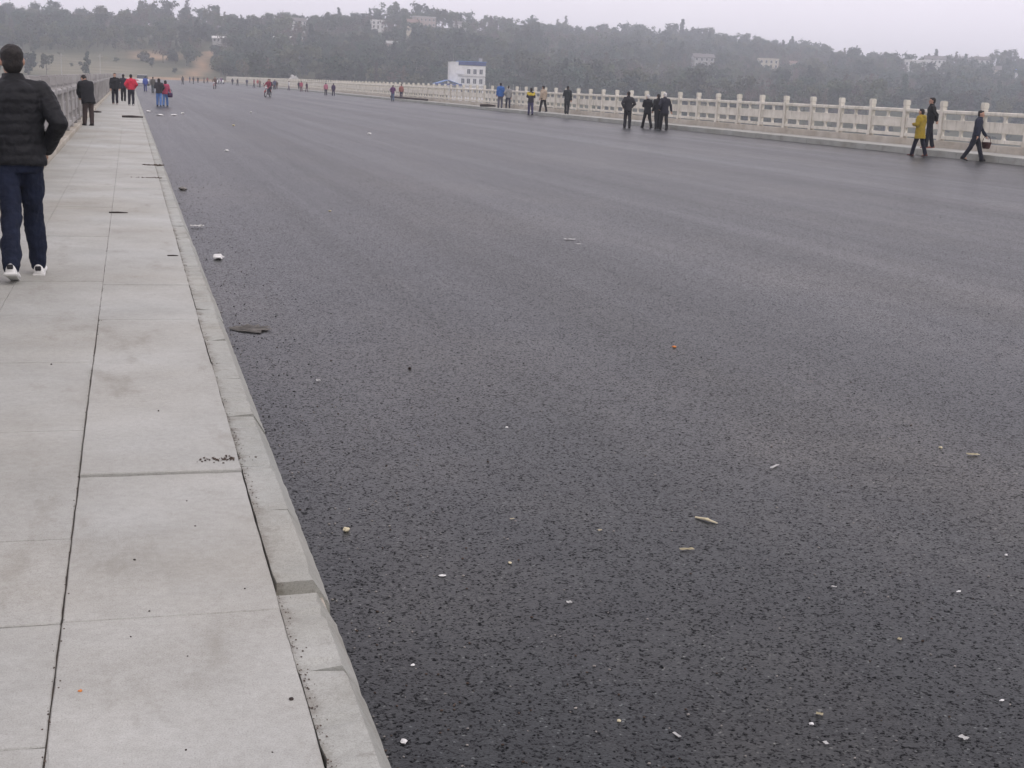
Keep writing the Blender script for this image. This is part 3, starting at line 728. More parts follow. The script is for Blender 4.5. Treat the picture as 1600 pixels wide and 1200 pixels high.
# ================================================================== PEOPLE
M['skin'] = vary('skin', (.40, .235, .165), (.50, .31, .225), 12, .55, obj=True)
M['hair'] = vary('black_hair', (.008, .007, .007), (.025, .02, .018), 30, .6, 120, .004, obj=True)
M['grey_hair'] = vary('grey_hair', (.42, .41, .40), (.62, .61, .60), 30, .6, 120, .004, obj=True)
M['eye'] = vary('dark_eye', (.01, .008, .007), (.02, .015, .012), 5, .3)
M['sole'] = vary('shoe_sole', (.55, .55, .53), (.7, .7, .68), 9, .6)
TEX = bpy.data.textures.new('folds', 'CLOUDS'); TEX.noise_scale = .16
TEX3 = bpy.data.textures.new('creases', 'CLOUDS'); TEX3.noise_scale = .075; TEX3.noise_depth = 3
TEX2 = bpy.data.textures.new('hair_tufts', 'CLOUDS'); TEX2.noise_scale = .03
def solid(name, bm, m, parent, vox, folds=0, dec=None, smooth=3, tex=None):
    me = mesh(bm); o = link(name, me, m, parent)
    q = o.modifiers.new('skin', 'REMESH'); q.mode = 'VOXEL'; q.voxel_size = vox; q.use_smooth_shade = True
    if smooth: s = o.modifiers.new('soft', 'SMOOTH'); s.iterations = smooth; s.factor = .5
    if folds:
        d = o.modifiers.new('folds', 'DISPLACE'); d.texture = tex or TEX; d.strength = folds; d.mid_level = .5
    if dec: d = o.modifiers.new('thin', 'DECIMATE'); d.ratio = dec
    return o
V = Vector
ARMS = {   # elbow, wrist for the right arm, in upper-body space (x mirrored for the left)
    'down': ((.245, -.03, 1.15), (.245, .04, .91)),
    'fwd': ((.235, .10, 1.17), (.225, .28, 1.02)),
    'back': ((.25, -.14, 1.17), (.25, -.19, .93)),
    'pocket': ((.315, -.09, 1.16), (.205, .075, .99)),
    'behind': ((.27, -.15, 1.16), (.05, -.20, .98)),
    'chest': ((.255, .02, 1.15), (.09, .22, 1.16)),
    'basket': ((.24, .12, 1.16), (.235, .30, .93)),
    'carry': ((.25, .02, 1.15), (.30, .10, .92)),
    'out': ((.30, -.02, 1.17), (.36, .02, .93)),
    'bars': ((.27, .18, 1.20), (.28, .42, 1.10)),
    'rail': ((.22, .22, 1.22), (.10, .36, 1.06)),
}
def person(label, x, y, z, h, heading, top, legs_c, arms=('down', 'down'), swing=(.18, -.16), bend=(.05, .18), lean=.03, tier=1,
           shoe=(.02, .02, .02), hair='hair', coat=.80, bulk=1.0, longhair=False, turn=0.0, hood=False, yoke=None, quilt=False,
           seated=False, group=None, name='person', skirt=None, nod=0.0):
    vox = (.0075, .014, .026)[tier]; root = empty(name, (x, y, z), -radians(heading)); s = h/1.72; root.scale = (s, s, s)
    tag(root, label, 'person', group)
    # ---- joints
    def leg(side, a, b):
        hip = V((side*(.09 if tier else .078), 0, .90)); knee = hip+.415*V((side*(.02 if tier else -.03), sin(a), -cos(a))); an = knee+.41*V((side*.01, sin(a-b), -cos(a-b)))
        return hip, knee, an, a-b
    if seated: Ls = [leg(-1, 1.25, 1.15), leg(1, 1.25, 1.15)]
    else: Ls = [leg(-1, swing[0], bend[0]), leg(1, swing[1], bend[1])]
    dz = .075-min(l[2].z for l in Ls)
    if seated: dz = seated-.90
    D = V((0, 0, dz)); Ls = [(a+D, b+D, c+D, t) for a, b, c, t in Ls]
    U = Matrix.Translation((0, 0, .92+dz)) @ Matrix.Rotation(-lean, 4, 'X') @ Matrix.Translation((0, 0, -.92))
    Hd = U @ Matrix.Translation((0, .01, 1.50)) @ Matrix.Rotation(-radians(turn), 4, 'Z') @ Matrix.Rotation(lean*.6-nod, 4, 'X') @ Matrix.Translation((0, 0, -1.50))
    AR = []
    for side, nm in ((-1, arms[0]), (1, arms[1])):
        e, w = ARMS[nm]; AR.append([U @ V((side*.185, 0, 1.40)), U @ V((side*e[0], e[1], e[2])), U @ V((side*w[0], w[1], w[2])), side])
    # ---- body, one continuous surface
    bm = bmesh.new()
    loft(bm, [((0, 0, .86), .14, .10), ((0, 0, .98), .135, .095), ((0, 0, 1.1), .125, .09), ((0, 0, 1.28), .155, .10), ((0, 0, 1.38), .16, .09), ((0, 0, 1.45), .07, .06)], 16, U)
    tube(bm, U @ V((0, -.005, 1.42)), U @ V((0, .008, 1.56)), .055, .052, 12)
    rot = Hd.to_3x3().to_4x4()
    ball(bm, Hd @ V((0, .005, 1.625)), .1, 3, (.76, .95, .96), rot)
    ball(bm, Hd @ V((0, .03, 1.56)), .1, 3, (.60, .68, .72), rot)
    ball(bm, Hd @ V((0, .075, 1.512)), .03, 2, (1.1, .8, .8), rot)
    tube(bm, Hd @ V((0, .088, 1.625)), Hd @ V((0, .112, 1.577)), .010, .018, 8); ball(bm, Hd @ V((0, .108, 1.577)), .017, 2)
    ball(bm, Hd @ V((0, .088, 1.640)), .02, 2, (2.2, .6, .6), rot); ball(bm, Hd @ V((0, .092, 1.540)), .016, 2, (1.5, .6, .6), rot)
    for sx in (-1, 1): ball(bm, Hd @ V((sx*.078, -.005, 1.605)), .03, 2, (.45, .7, 1.1), rot)
    for sh, el, wr, side in AR:
        capsule(bm, sh, el, .046, .038); capsule(bm, el, wr, .038, .028)
        d = (wr-el).normalized(); sd = V((1, 0, 0)) if abs(d.x) < .7 else V((0, 1, 0)); nrm = d.cross(sd).normalized(); sd = nrm.cross(d).normalized()
        pal = wr+d*.085; capsule(bm, wr+d*.02, pal, .028, .030); 
        fr = .0095 if tier == 0 else .0115
        for k, (off, ln) in enumerate(((-.030, .062), (-.010, .074), (.011, .068), (.031, .052))):
            b0 = pal+sd*off+d*.01; b1 = b0+d*ln*.55+nrm*.012*side; b2 = b1+d*ln*.4+nrm*.028*side
            capsule(bm, b0, b1, fr, fr*.95, 8); capsule(bm, b1, b2, fr*.95, fr*.8, 8)
        t0 = wr+d*.035-sd*.026; t1 = t0+d*.035-sd*.028+nrm*.012*side; capsule(bm, t0, t1, fr*1.1, fr, 8); capsule(bm, t1, t1+d*.03+nrm*.008*side, fr, fr*.85, 8)
    for hp, kn, an, t in Ls:
        capsule(bm, hp, kn, .075, .052); capsule(bm, kn, an, .05, .036); capsule(bm, an, an+V((0, .10, -.035)), .034, .03)
    solid('body', bm, M['skin'], root, min(vox, .011) if tier < 2 else .024, dec=(.5, .35, None)[tier], smooth=1 if tier < 2 else 2)
    if tier < 2:
        for sx in (-1, 1):
            bm = bmesh.new(); ball(bm, Hd @ V((sx*.031, .0925, 1.617)), .010, 2, (1.4, .6, .8), rot); link('eye', mesh(bm, smooth=True), M['eye'], root)
    # ---- hair
    bm = bmesh.new()
    ball(bm, Hd @ V((0, -.016, 1.647)), .1, 3, (.83, .96, .86), rot); ball(bm, Hd @ V((0, -.05, 1.59)), .1, 3, (.72, .58, .80), rot)
    ball(bm, Hd @ V((0, .055, 1.70)), .05, 2, (1.2, .75, .55), rot)
    if longhair:
        ball(bm, Hd @ V((0, -.055, 1.53)), .1, 3, (.80, .55, 1.1), rot)
        for sx in (-1, 1): ball(bm, Hd @ V((sx*.068, -.01, 1.56)), .05, 2, (.6, .8, 1.7), rot)
    solid('hair', bm, M[hair], root, max(vox, .009), .012 if tier < 2 else 0, .6 if tier == 0 else None, 1, TEX2)
    # ---- jacket
    B = bulk*1.05; bm = bmesh.new(); hem = coat
    R = [((0, .0, hem), .178+.02*(.8-hem)/.2, .130+.02*(.8-hem)/.2), ((0, 0, .95), .172, .125), ((0, 0, 1.08), .17, .122), ((0, 0, 1.22), .188, .130), ((0, -.005, 1.33), .20, .132), ((0, -.008, 1.40), .185, .115), ((0, -.005, 1.45), .125, .09), ((0, 0, 1.475), .085, .078)]
    if hem > .9: R = [R[0]]+R[2:]
    rr = []
    if quilt:
        zz = hem
        while zz < 1.475:
            for a, b_ in zip(R, R[1:]):
                if a[0][2] <= zz <= b_[0][2]:
                    t = (zz-a[0][2])/(b_[0][2]-a[0][2]); pf = .007*abs(sin((zz-hem)*pi/.075))
                    rr.append(((0, a[0][1]*(1-t)+b_[0][1]*t, zz), (a[1]*(1-t)+b_[1]*t)*B+pf, (a[2]*(1-t)+b_[2]*t)*B+pf)); break
            zz += .0125
        R = rr
    else: R = [(c, a*B, b_*B) for c, a, b_ in R]
    loft(bm, R, 24, U)
    for sh, el, wr, side in AR:
        capsule(bm, U @ V((side*.07, -.012, 1.425)), sh, .058*B, .068*B, 14)
        capsule(bm, sh, el, .070*B, .060*B, 14); capsule(bm, el, wr+(wr-el).normalized()*.012, .060*B, .047*B, 14)
        if quilt:
            for k in range(7):
                for p0, p1, r0, r1 in ((sh, el, .071*B, .061*B), (el, wr, .060*B, .05*B)):
                    q = (k+.5)/7; ball(bm, p0.lerp(p1, q), (r0*(1-q)+r1*q)*1.05, 2, (1, 1, .6), (p1-p0).to_track_quat('Z', 'Y').to_matrix().to_4x4())
    loft(bm, [((0, .0, 1.44), .098, .092), ((0, .004, 1.50), .082, .085), ((0, .006, 1.525), .074, .078)], 18, U)
    if hood: ball(bm, U @ V((0, -.10, 1.44)), .1, 2, (1.15, .75, .75), U.to_3x3().to_4x4())
    jk = solid('jacket', bm, cloth(top, .62 if quilt else .85), root, vox, .030 if tier == 0 else .035, None, 2 if quilt else 3)
    if yoke:
        bm = bmesh.new(); loft(bm, [((0, 0, 1.23), .192*B, .135*B), ((0, -.005, 1.33), .209*B, .139*B), ((0, -.008, 1.40), .19*B, .12*B), ((0, 0, 1.44), .14, .10)], 24, U)
        for sh, el, wr, side in AR: capsule(bm, sh, sh.lerp(el, .45), .074*B, .070*B)
        solid('yoke', bm, cloth(yoke), root, vox, .0, None, 2)
    # ---- trousers
    bm = bmesh.new()
    U2 = U if not seated else Matrix.Translation((0, 0, dz))
    loft(bm, [((0, 0, .80), .145, .11), ((0, -.01, .88), .165, .122), ((0, 0, .97), .160, .115), ((0, 0, 1.02), .15, .108)], 20, U2)
    for hp, kn, an, t in Ls:
        q = .92 if tier == 0 else 1; capsule(bm, hp, kn, .106*q, .080*q, 14); capsule(bm, kn, an+V((0, 0, .005)), .080*q, .070*q, 14)
    if skirt: loft(bm, [((0, 0, .28+dz), .20, .17), ((0, 0, .6+dz), .17, .14), ((0, 0, .95+dz), .15, .11)], 20)
    solid('trousers', bm, cloth(legs_c), root, vox, .034 if tier < 2 else 0, None, 3)
    if tier == 0:
        tr_ = [c for c in root.children if c.name.startswith('trousers')][0]; d = tr_.modifiers.new('creases', 'DISPLACE'); d.texture = TEX3; d.strength = .022; d.mid_level = .5
        d = jk.modifiers.new('creases', 'DISPLACE'); d.texture = TEX3; d.strength = .016; d.mid_level = .5
    # ---- shoes
    for hp, kn, an, t in Ls:
        bm = bmesh.new(); p = an.z-.075
        pitch = Matrix.Translation(an) @ Matrix.Rotation(max(-.6, min(.35, t*.55)) if not seated else 0, 4, 'X') @ Matrix.Translation(-an)
        rows = [(-.085, .030, .06, .085), (-.06, .040, .075, .095), (0, .042, .075, .10), (.06, .046, .06, .075), (.12, .050, .045, .055), (.165, .042, .035, .042), (.19, .022, .026, .03)]
        lo = []
        for (yy, hw, m_, tp) in rows:
            lo.append([bm.verts.new(pitch @ (V((an.x, an.y, an.z-.075))+V((q*hw, yy, zz)))) for q, zz in ((-1, .002), (1, .002), (1.02, .022), (.9, m_*.8), (.45, tp), (-.45, tp), (-.9, m_*.8), (-1.02, .022))])
        for a, b_ in zip(lo, lo[1:]):
            for i in range(8): bm.faces.new((a[i], a[(i+1) % 8], b_[(i+1) % 8], b_[i]))
        bm.faces.new(list(reversed(lo[0]))); bm.faces.new(lo[-1])
        bmesh.ops.recalc_face_normals(bm, faces=bm.faces)
        so_ = link('shoe', mesh(bm, smooth=True), cloth(shoe, .6), root)
        if tier < 2: mo = so_.modifiers.new('round', 'SUBSURF'); mo.levels = mo.render_levels = 1
        if tier == 0:
            bm = bmesh.new()
            box(bm, -.047, .047, -.09, .19, -.001, .022, .008)
            for v in bm.verts: v.co = pitch @ (V((an.x, an.y, an.z-.075))+V((v.co.x*(1 if v.co.y < .12 else .75), v.co.y, v.co.z)))
            link('sole', mesh(bm), M['sole'], so_)
            bm = bmesh.new(); box(bm, -.022, .022, -.094, -.075, .045, .08, .006)
            for v in bm.verts: v.co = pitch @ (V((an.x, an.y, an.z-.075))+v.co)
            link('heel_tab', mesh(bm), cloth((.03, .03, .035)), so_)
    return root

BLK, CHAR, NAVY, JEAN, GREY = (.012, .012, .015), (.028, .028, .032), (.018, .022, .045), (.018, .026, .058), (.12, .12, .125)
# the near man and the others on the left pavement
person('man in black quilted jacket and dark jeans with white shoes, walking away at left', -.715, 10.05, .2, 1.62, 2, (.010, .0105, .013), (.009, .0135, .031), ('pocket', 'pocket'),
       (-.30, .26), (.22, .10), .04, 0, (.70, .70, .68), coat=.855, bulk=1.04, quilt=True, turn=-12).rotation_euler.y = -.04
person('person in dark coat with bowed head at the left balustrade', -1.08, 39.1, .2, 1.40, -28, BLK, (.055, .04, .038), ('rail', 'rail'), (.08, -.06), (.02, .02), .30, 1, coat=.72, bulk=1.25, nod=.75)
person('man in black jacket standing beside the red jacketed walker', -.63, 66.4, .2, 1.42, 178, BLK, (.012, .012, .02), ('down', 'down'), (.08, -.06), (.02, .05), 0, 1, (.3, .3, .3))
person('person in dark clothes half hidden behind the red jacketed walker', -.28, 74.5, .2, 1.38, 8, (.02, .018, .03), BLK, ('pocket', 'down'), (.1, -.1), (.05, .1), .02, 1)
person('walker in bright red jacket and dark trousers on the left pavement', .09, 65.0, .2, 1.40, -3, (.52, .03, .06), (.018, .018, .028), ('pocket', 'pocket'), (.12, -.1), (.05, .12), .02, 1, (.5, .5, .5), coat=.88, bulk=1.1)
person('far walker in blue on the road beyond the pavement edge', 1.49, 134.9, 0, 1.42, 0, (.06, .10, .36), (.05, .07, .2), tier=2)
person('far walker in drab olive beside the far walker in blue', 2.08, 128, 0, 1.42, 10, (.10, .095, .085), (.09, .11, .12), tier=2)
person('person in dark coat and wide blue jeans by the scattered papers', 1.52, 75, 0, 1.45, 5, (.03, .028, .035), (.10, .20, .46), ('chest', 'pocket'), (.15, -.1), (.05, .1), .02, 1, longhair=True, bulk=1.08)
person('woman in pinkish red coat and blue jeans close beside a dark coated companion', 1.86, 75.4, 0, 1.36, 20, (.42, .06, .12), (.11, .22, .48), ('down', 'carry'), (-.1, .12), (.1, .05), .04, 1, longhair=True, bulk=1.1)
b_ = empty('shoulder_bag', (2.10, 75.2, .62)); tag(b_, 'dark purple bag held by the woman in the pinkish red coat', 'bag')
bm = bmesh.new(); box(bm, -.13, .13, -.06, .06, -.14, .1, .04); link('pouch', mesh(bm, smooth=True), cloth((.05, .02, .07)), b_)
bm = bmesh.new()
for k in range(10):
    a0, a1 = pi*k/10, pi*(k+1)/10; tube(bm, (cos(a0)*.1, 0, .09+sin(a0)*.2), (cos(a1)*.1, 0, .09+sin(a1)*.2), .012, .012, 6)
link('strap', mesh(bm), cloth((.05, .02, .07)), b_)

# the right side, nearest first
person('man in dark navy suit striding right with a basket along the right kerb', 26.85, 39.25, 0, 1.69, 122, (.018, .022, .040), (.016, .018, .028), ('basket', 'out'), (.34, -.36), (.05, .16), .10, 1, turn=10, bulk=1.0)
person('woman in mustard yellow padded coat walking by the right kerb', 26.35, 41.8, 0, 1.64, -28, (.30, .215, .022), (.014, .014, .026), ('chest', 'chest'), (.26, -.24), (.05, .1), .02, 1, (.09, .035, .03), coat=.66, bulk=1.2, hood=True, longhair=False)
person('tall man in black behind the mustard coat, hands clasped at his back', 27.85, 43.6, .225, 1.80, -62, (.016, .017, .017), (.010, .011, .018), ('behind', 'behind'), (.1, -.16), (.02, .06), -.02, 1, (.25, .1, .08), coat=.86, bulk=1.05)
person('white haired man in long dark jacket, rightmost of the trio on the road', 25.95, 64.5, 0, 1.84, -4, (.018, .018, .028), (.014, .014, .016), ('pocket', 'out'), (.16, -.12), (.06, .14), .04, 1, hair='grey_hair', bulk=1.12, coat=.78)
person('grey haired man in black with legs apart, leftmost of the trio on the road', 25.85, 66.6, 0, 1.74, -12, BLK, (.011, .011, .014), ('chest', 'chest'), (.3, -.28), (.04, .14), .02, 1, hair='grey_hair', bulk=1.12, coat=.76)
person('dark figure half hidden between the two grey haired walkers', 26.35, 66.4, 0, 1.78, 4, (.012, .012, .014), BLK, ('down', 'down'), (-.14, .2), (.14, .04), .02, 1)
person('man in charcoal jacket walking alone in the road, left of the trio', 24.4, 65.6, 0, 1.82, 4, (.030, .030, .034), (.016, .016, .02), ('pocket', 'pocket'), (.06, -.08), (.02, .1), .02, 1, bulk=1.06, coat=.82)
person('man in dark grey coat standing close to the right balustrade', 28.1, 87.2, .225, 1.84, 30, (.026, .03, .032), (.018, .02, .024), ('chest', 'down'), (.16, -.16), (.04, .1), .03, 1, bulk=1.05)
person('man in beige jacket and black trousers on the right pavement', 27.95, 92.2, .225, 1.82, -25, (.36, .29, .22), BLK, ('down', 'down'), (.24, -.24), (.04, .12), .03, 1, bulk=1.02)
person('person in yellow and black jacket walking on the road edge', 26.75, 91.2, 0, 1.84, 0, (.022, .020, .03), (.05, .045, .10), ('chest', 'chest'), (.06, -.1), (.04, .1), .02, 1, yoke=(.55, .42, .05), bulk=1.08)
person('person in light grey jacket next to the bright blue coat', 28.5, 103.5, .225, 1.74, 5, (.24, .24, .235), (.03, .03, .05), ('pocket', 'down'), (.2, -.2), (.04, .1), .02, 1, bulk=1.05)
person('person in bright blue coat and grey trousers by the right balustrade', 28.0, 104.0, .225, 1.92, 0, (.035, .115, .34), (.10, .10, .13), ('down', 'down'), (.05, -.06), (.03, .1), .02, 1, bulk=1.12, coat=.78)
person('person in brownish pink top standing behind the long dark pipe', 27.75, 143.5, .225, 1.52, 10, (.30, .12, .10), (.04, .03, .06), tier=2)
person('person in purple top and blue trousers at the road edge by the long dark pipe', 25.9, 138.4, 0, 1.62, 12, (.10, .03, .11), (.09, .13, .21), ('pocket', 'chest'), tier=2)
person('person in pink top, left of a pair at the right kerb', 23.5, 170.6, 0, 1.55, 5, (.45, .16, .22), (.02, .015, .03), tier=2, longhair=True)
person('person in purple black clothes, right of a pair at the right kerb', 24.0, 167.5, 0, 1.5, -5, (.045, .02, .07), (.03, .02, .05), tier=2)
for (x, y, h, tc_, lc, lab) in (
    (16.3, 346, 1.5, (.03, .03, .05), BLK, 'tiny dark figure, leftmost where the road meets the hill'),
    (17.6, 343, 1.5, (.05, .03, .06), BLK, 'tiny dark figure, second where the road meets the hill'),
    (21.2, 335, 1.55, (.16, .05, .14), (.03, .03, .05), 'tiny figure in plum top near the far white car'),
    (22.9, 322, 1.5, (.035, .03, .05), BLK, 'tiny dark figure right of the far white car'),
    (23.8, 293, 1.55, (.05, .05, .08), (.12, .12, .14), 'tiny figure in slate blue far down the right kerb'),
    (25.0, 281, 1.55, (.45, .12, .12), (.35, .3, .3), 'tiny figure in salmon red far down the right kerb'),
    (25.2, 262, 1.5, (.03, .025, .04), BLK, 'tiny black clad figure left of the motorcycle pair'),
    (25.3, 247, 1.42, (.09, .06, .03), (.1, .05, .05), 'tiny figure in brown just right of the motorcycle'),
    (25.4, 228.7, 1.5, (.62, .6, .62), (.12, .09, .13), 'tiny figure in white top far down the right kerb'),
    (18.9, 352, 1.5, (.30, .07, .07), BLK, 'tiny figure in dull red between the dark pair and the plum top'),
    (14.6, 352, 1.5, (.06, .08, .16), BLK, 'tiny figure in dull blue left of all at the road end'),
    (22.4, 300, 1.5, (.05, .045, .05), BLK, 'tiny black figure at the far right kerb left of the slate blue one'),
    (24.4, 270, 1.5, (.20, .17, .13), (.05, .05, .06), 'tiny figure in tan beside the salmon red one'),
    (27.9, 236, 1.5, (.03, .03, .045), BLK, 'tiny dark figure on the far right pavement near the white top'),
    (25.9, 209.0, 1.45, (.06, .03, .05), (.1, .05, .07), 'small maroon clad figure beside the crimson one'),
    (13.2, 300, 1.55, (.05, .05, .06), BLK, 'tiny dark figure alone left of the middle at the road end'),
    (19.6, 318, 1.55, (.40, .38, .36), (.05, .05, .07), 'tiny figure in pale grey in front of the far dark pair'),
    (22.6, 262, 1.55, (.25, .05, .06), (.03, .03, .04), 'tiny figure in dark red left of the tan one'),
    (23.4, 232, 1.5, (.05, .07, .12), (.03, .03, .04), 'tiny figure in blue grey left of the white top'),
    (9.6, 262, 1.55, (.07, .06, .06), BLK, 'tiny dark figure in the open road beyond the distant motorcycle'),
    (25.5, 212.6, 1.6, (.40, .08, .13), (.14, .06, .08), 'small figure in crimson far down the right kerb')):
    person(lab, x, y, 0, h, random.uniform(-30, 200), tc_, lc, tier=2)

# wicker basket in the striding man's hand
bk = empty('basket', (27.27, 39.26, .42)); tag(bk, 'dark woven basket with a hoop handle carried by the striding man', 'basket')
bm = bmesh.new(); n = 18; prev = None
for k, (r0, zz) in enumerate(((.10, 0), (.125, .06), (.145, .14), (.155, .2), (.165, .21), (.15, .215), (.12, .07), (.10, .03))):
    lp = [bm.verts.new((cos(2*pi*i/n)*(r0+(.006 if (i+k) % 2 else -.004)), sin(2*pi*i/n)*(r0+(.006 if (i+k) % 2 else -.004)), zz)) for i in range(n)]
    if prev:
        for i in range(n): bm.faces.new((prev[i], prev[(i+1) % n], lp[(i+1) % n], lp[i]))
    else: bm.faces.new(list(reversed(lp)))
    prev = lp
bm.faces.new(prev)
link('bowl', mesh(bm), cloth((.055, .025, .022)), bk)
bm = bmesh.new()
for k in range(14):
    a0, a1 = pi*k/14, pi*(k+1)/14; tube(bm, (cos(a0)*.155, 0, .2+sin(a0)*.22), (cos(a1)*.155, 0, .2+sin(a1)*.22), .011, .011, 7)
link('handle', mesh(bm), cloth((.09, .05, .035)), bk)

# ================================================================== VEHICLES
M['rubber'] = vary('tyre_rubber', (.012, .012, .012), (.03, .03, .03), 20, .85)
M['chrome'] = vary('bright_metal', (.5, .5, .5), (.65, .65, .65), 10, .3, metal=1)
M['redpaint'] = vary('red_paint', (.30, .02, .025), (.36, .03, .035), 5, .3, spec=.5)
M['lamp_red'] = vary('tail_lamp', (.4, .02, .02), (.5, .03, .03), 5, .3)
def torus(bm, c, R_, r, axis='X', n=24, k=8):
    vs = []
    for i in range(n):
        a = 2*pi*i/n; row = []
        for j in range(k):
            b = 2*pi*j/k; q = R_+r*cos(b); row.append(bm.verts.new((c[0]+r*sin(b), c[1]+q*cos(a), c[2]+q*sin(a))))
        vs.append(row)
    for i in range(n):
        for j in range(k): bm.faces.new((vs[i][j], vs[i][(j+1) % k], vs[(i+1) % n][(j+1) % k], vs[(i+1) % n][j]))
def motorcycle(x, y, heading, label, paint, group):
    r = empty('motorcycle', (x, y, 0), -radians(heading)); tag(r, label, 'motorcycle', group)
    for yy in (-.62, .64):
        bm = bmesh.new(); torus(bm, (0, yy, .30), .255, .045); bmesh.ops.recalc_face_normals(bm, faces=bm.faces)
        w_ = empty('wheel'); w_.parent = r
        link('tyre', mesh(bm, smooth=True), M['rubber'], w_)
        bm = bmesh.new(); torus(bm, (0, yy, .30), .215, .014, n=20, k=6); tube(bm, (-.06, yy, .30), (.06, yy, .30), .045, .045, 10)
        for k in range(8): tube(bm, (0, yy, .30), (0, yy+cos(k*pi/4)*.21, .30+sin(k*pi/4)*.21), .006, .006, 4)
        link('rim', mesh(bm), M['chrome'], w_)
    bm = bmesh.new()
    for a, b in (((0, .45, .82), (0, .05, .42)), ((0, .05, .42), (0, -.35, .40)), ((0, .42, .86), (0, -.3, .72)), ((0, -.35, .40), (0, -.62, .66)), ((-.07, -.2, .4), (-.07, -.62, .3)), ((.07, -.2, .4), (.07, -.62, .3))): tube(bm, a, b, .02, .02, 8)
    link('frame', mesh(bm), M['rubber'], r)
    bm = bmesh.new(); box(bm, -.11, .11, -.12, .22, .26, .50, .03)
    for k in range(4): box(bm, -.12, .12, .02, .2, .52+k*.028, .535+k*.028)
    link('engine', mesh(bm), M['chrome'], r)
    bm = bmesh.new(); ball(bm, (0, .2, .84), .1, 3, (1.25, 2.4, 1.05)); link('fuel_tank', mesh(bm, smooth=True), M[paint], r)
    bm = bmesh.new(); box(bm, -.12, .12, -.72, .02, .76, .85, .035); link('seat', mesh(bm, smooth=True), M['rubber'], r)
    bm = bmesh.new()
    for sx in (-.07, .07): tube(bm, (sx, .64, .30), (sx, .44, .94), .022, .022, 8)
    link('fork', mesh(bm), M['chrome'], r)
    bm = bmesh.new(); tube(bm, (-.34, .30, 1.06), (-.12, .42, 1.0), .014, .014, 8); tube(bm, (-.12, .42, 1.0), (.12, .42, 1.0), .014, .014, 8); tube(bm, (.12, .42, 1.0), (.34, .30, 1.06), .014, .014, 8); link('handlebar', mesh(bm), M['rubber'], r)
    bm = bmesh.new(); ball(bm, (0, .56, .90), .085, 2, (1, .8, 1)); link('headlight', mesh(bm, smooth=True), M['white'], r)
    obox('tail_light', -.06, .06, -.80, -.74, .70, .76, M['lamp_red'], r); obox('number_plate', -.08, .08, -.80, -.78, .52, .64, M['white'], r)
    bm = bmesh.new(); tube(bm, (.13, .1, .28), (.14, -.75, .34), .03, .045, 8); link('exhaust', mesh(bm), M['chrome'], r)
    for yy in (-.62, .64):
        bm = bmesh.new()
        for k in range(7):
            a0, a1 = pi*.15+k*.31, pi*.15+(k+1)*.31; tube(bm, (0, yy+cos(a0)*.335, .3+sin(a0)*.335), (0, yy+cos(a1)*.335, .3+sin(a1)*.335), .05, .05, 6)
        link('mudguard', mesh(bm), M[paint], r)
    for sx in (-1, 1):
        bm = bmesh.new(); tube(bm, (sx*.25, .38, 1.04), (sx*.3, .36, 1.2), .008, .008, 6); ball(bm, (sx*.3, .36, 1.24), .05, 2, (1, .3, .8)); link('mirror', mesh(bm), M['rubber'], r)
    return r
def rider(label, x, y, heading, back, top, legs_c, tier=2, h=1.68):
    fx, fy = sin(radians(heading)), cos(radians(heading))
    person(label, x-fx*back, y-fy*back, 0, h, heading, top, legs_c, ('bars', 'bars') if back < .3 else ('chest', 'chest'), lean=.10, tier=tier, seated=.90*h/1.72)
motorcycle(12.4, 129, 205, 'motorcycle with two riders in the middle of the road', 'redpaint', None)
rider('rider in dark red jacket steering the two-up motorcycle', 12.4, 129, 205, .18, (.22, .025, .05), (.03, .03, .05))
rider('passenger in dark grey behind the red jacketed motorcycle rider', 12.4, 129, 205, .58, (.035, .04, .06), (.04, .05, .06))
motorcycle(11.4, 194, 195, 'small distant motorcycle with a single rider, left of the two-up one', 'redpaint', None)
rider('rider in brown on the small distant motorcycle', 11.4, 194, 195, .2, (.12, .07, .05), (.05, .04, .06))

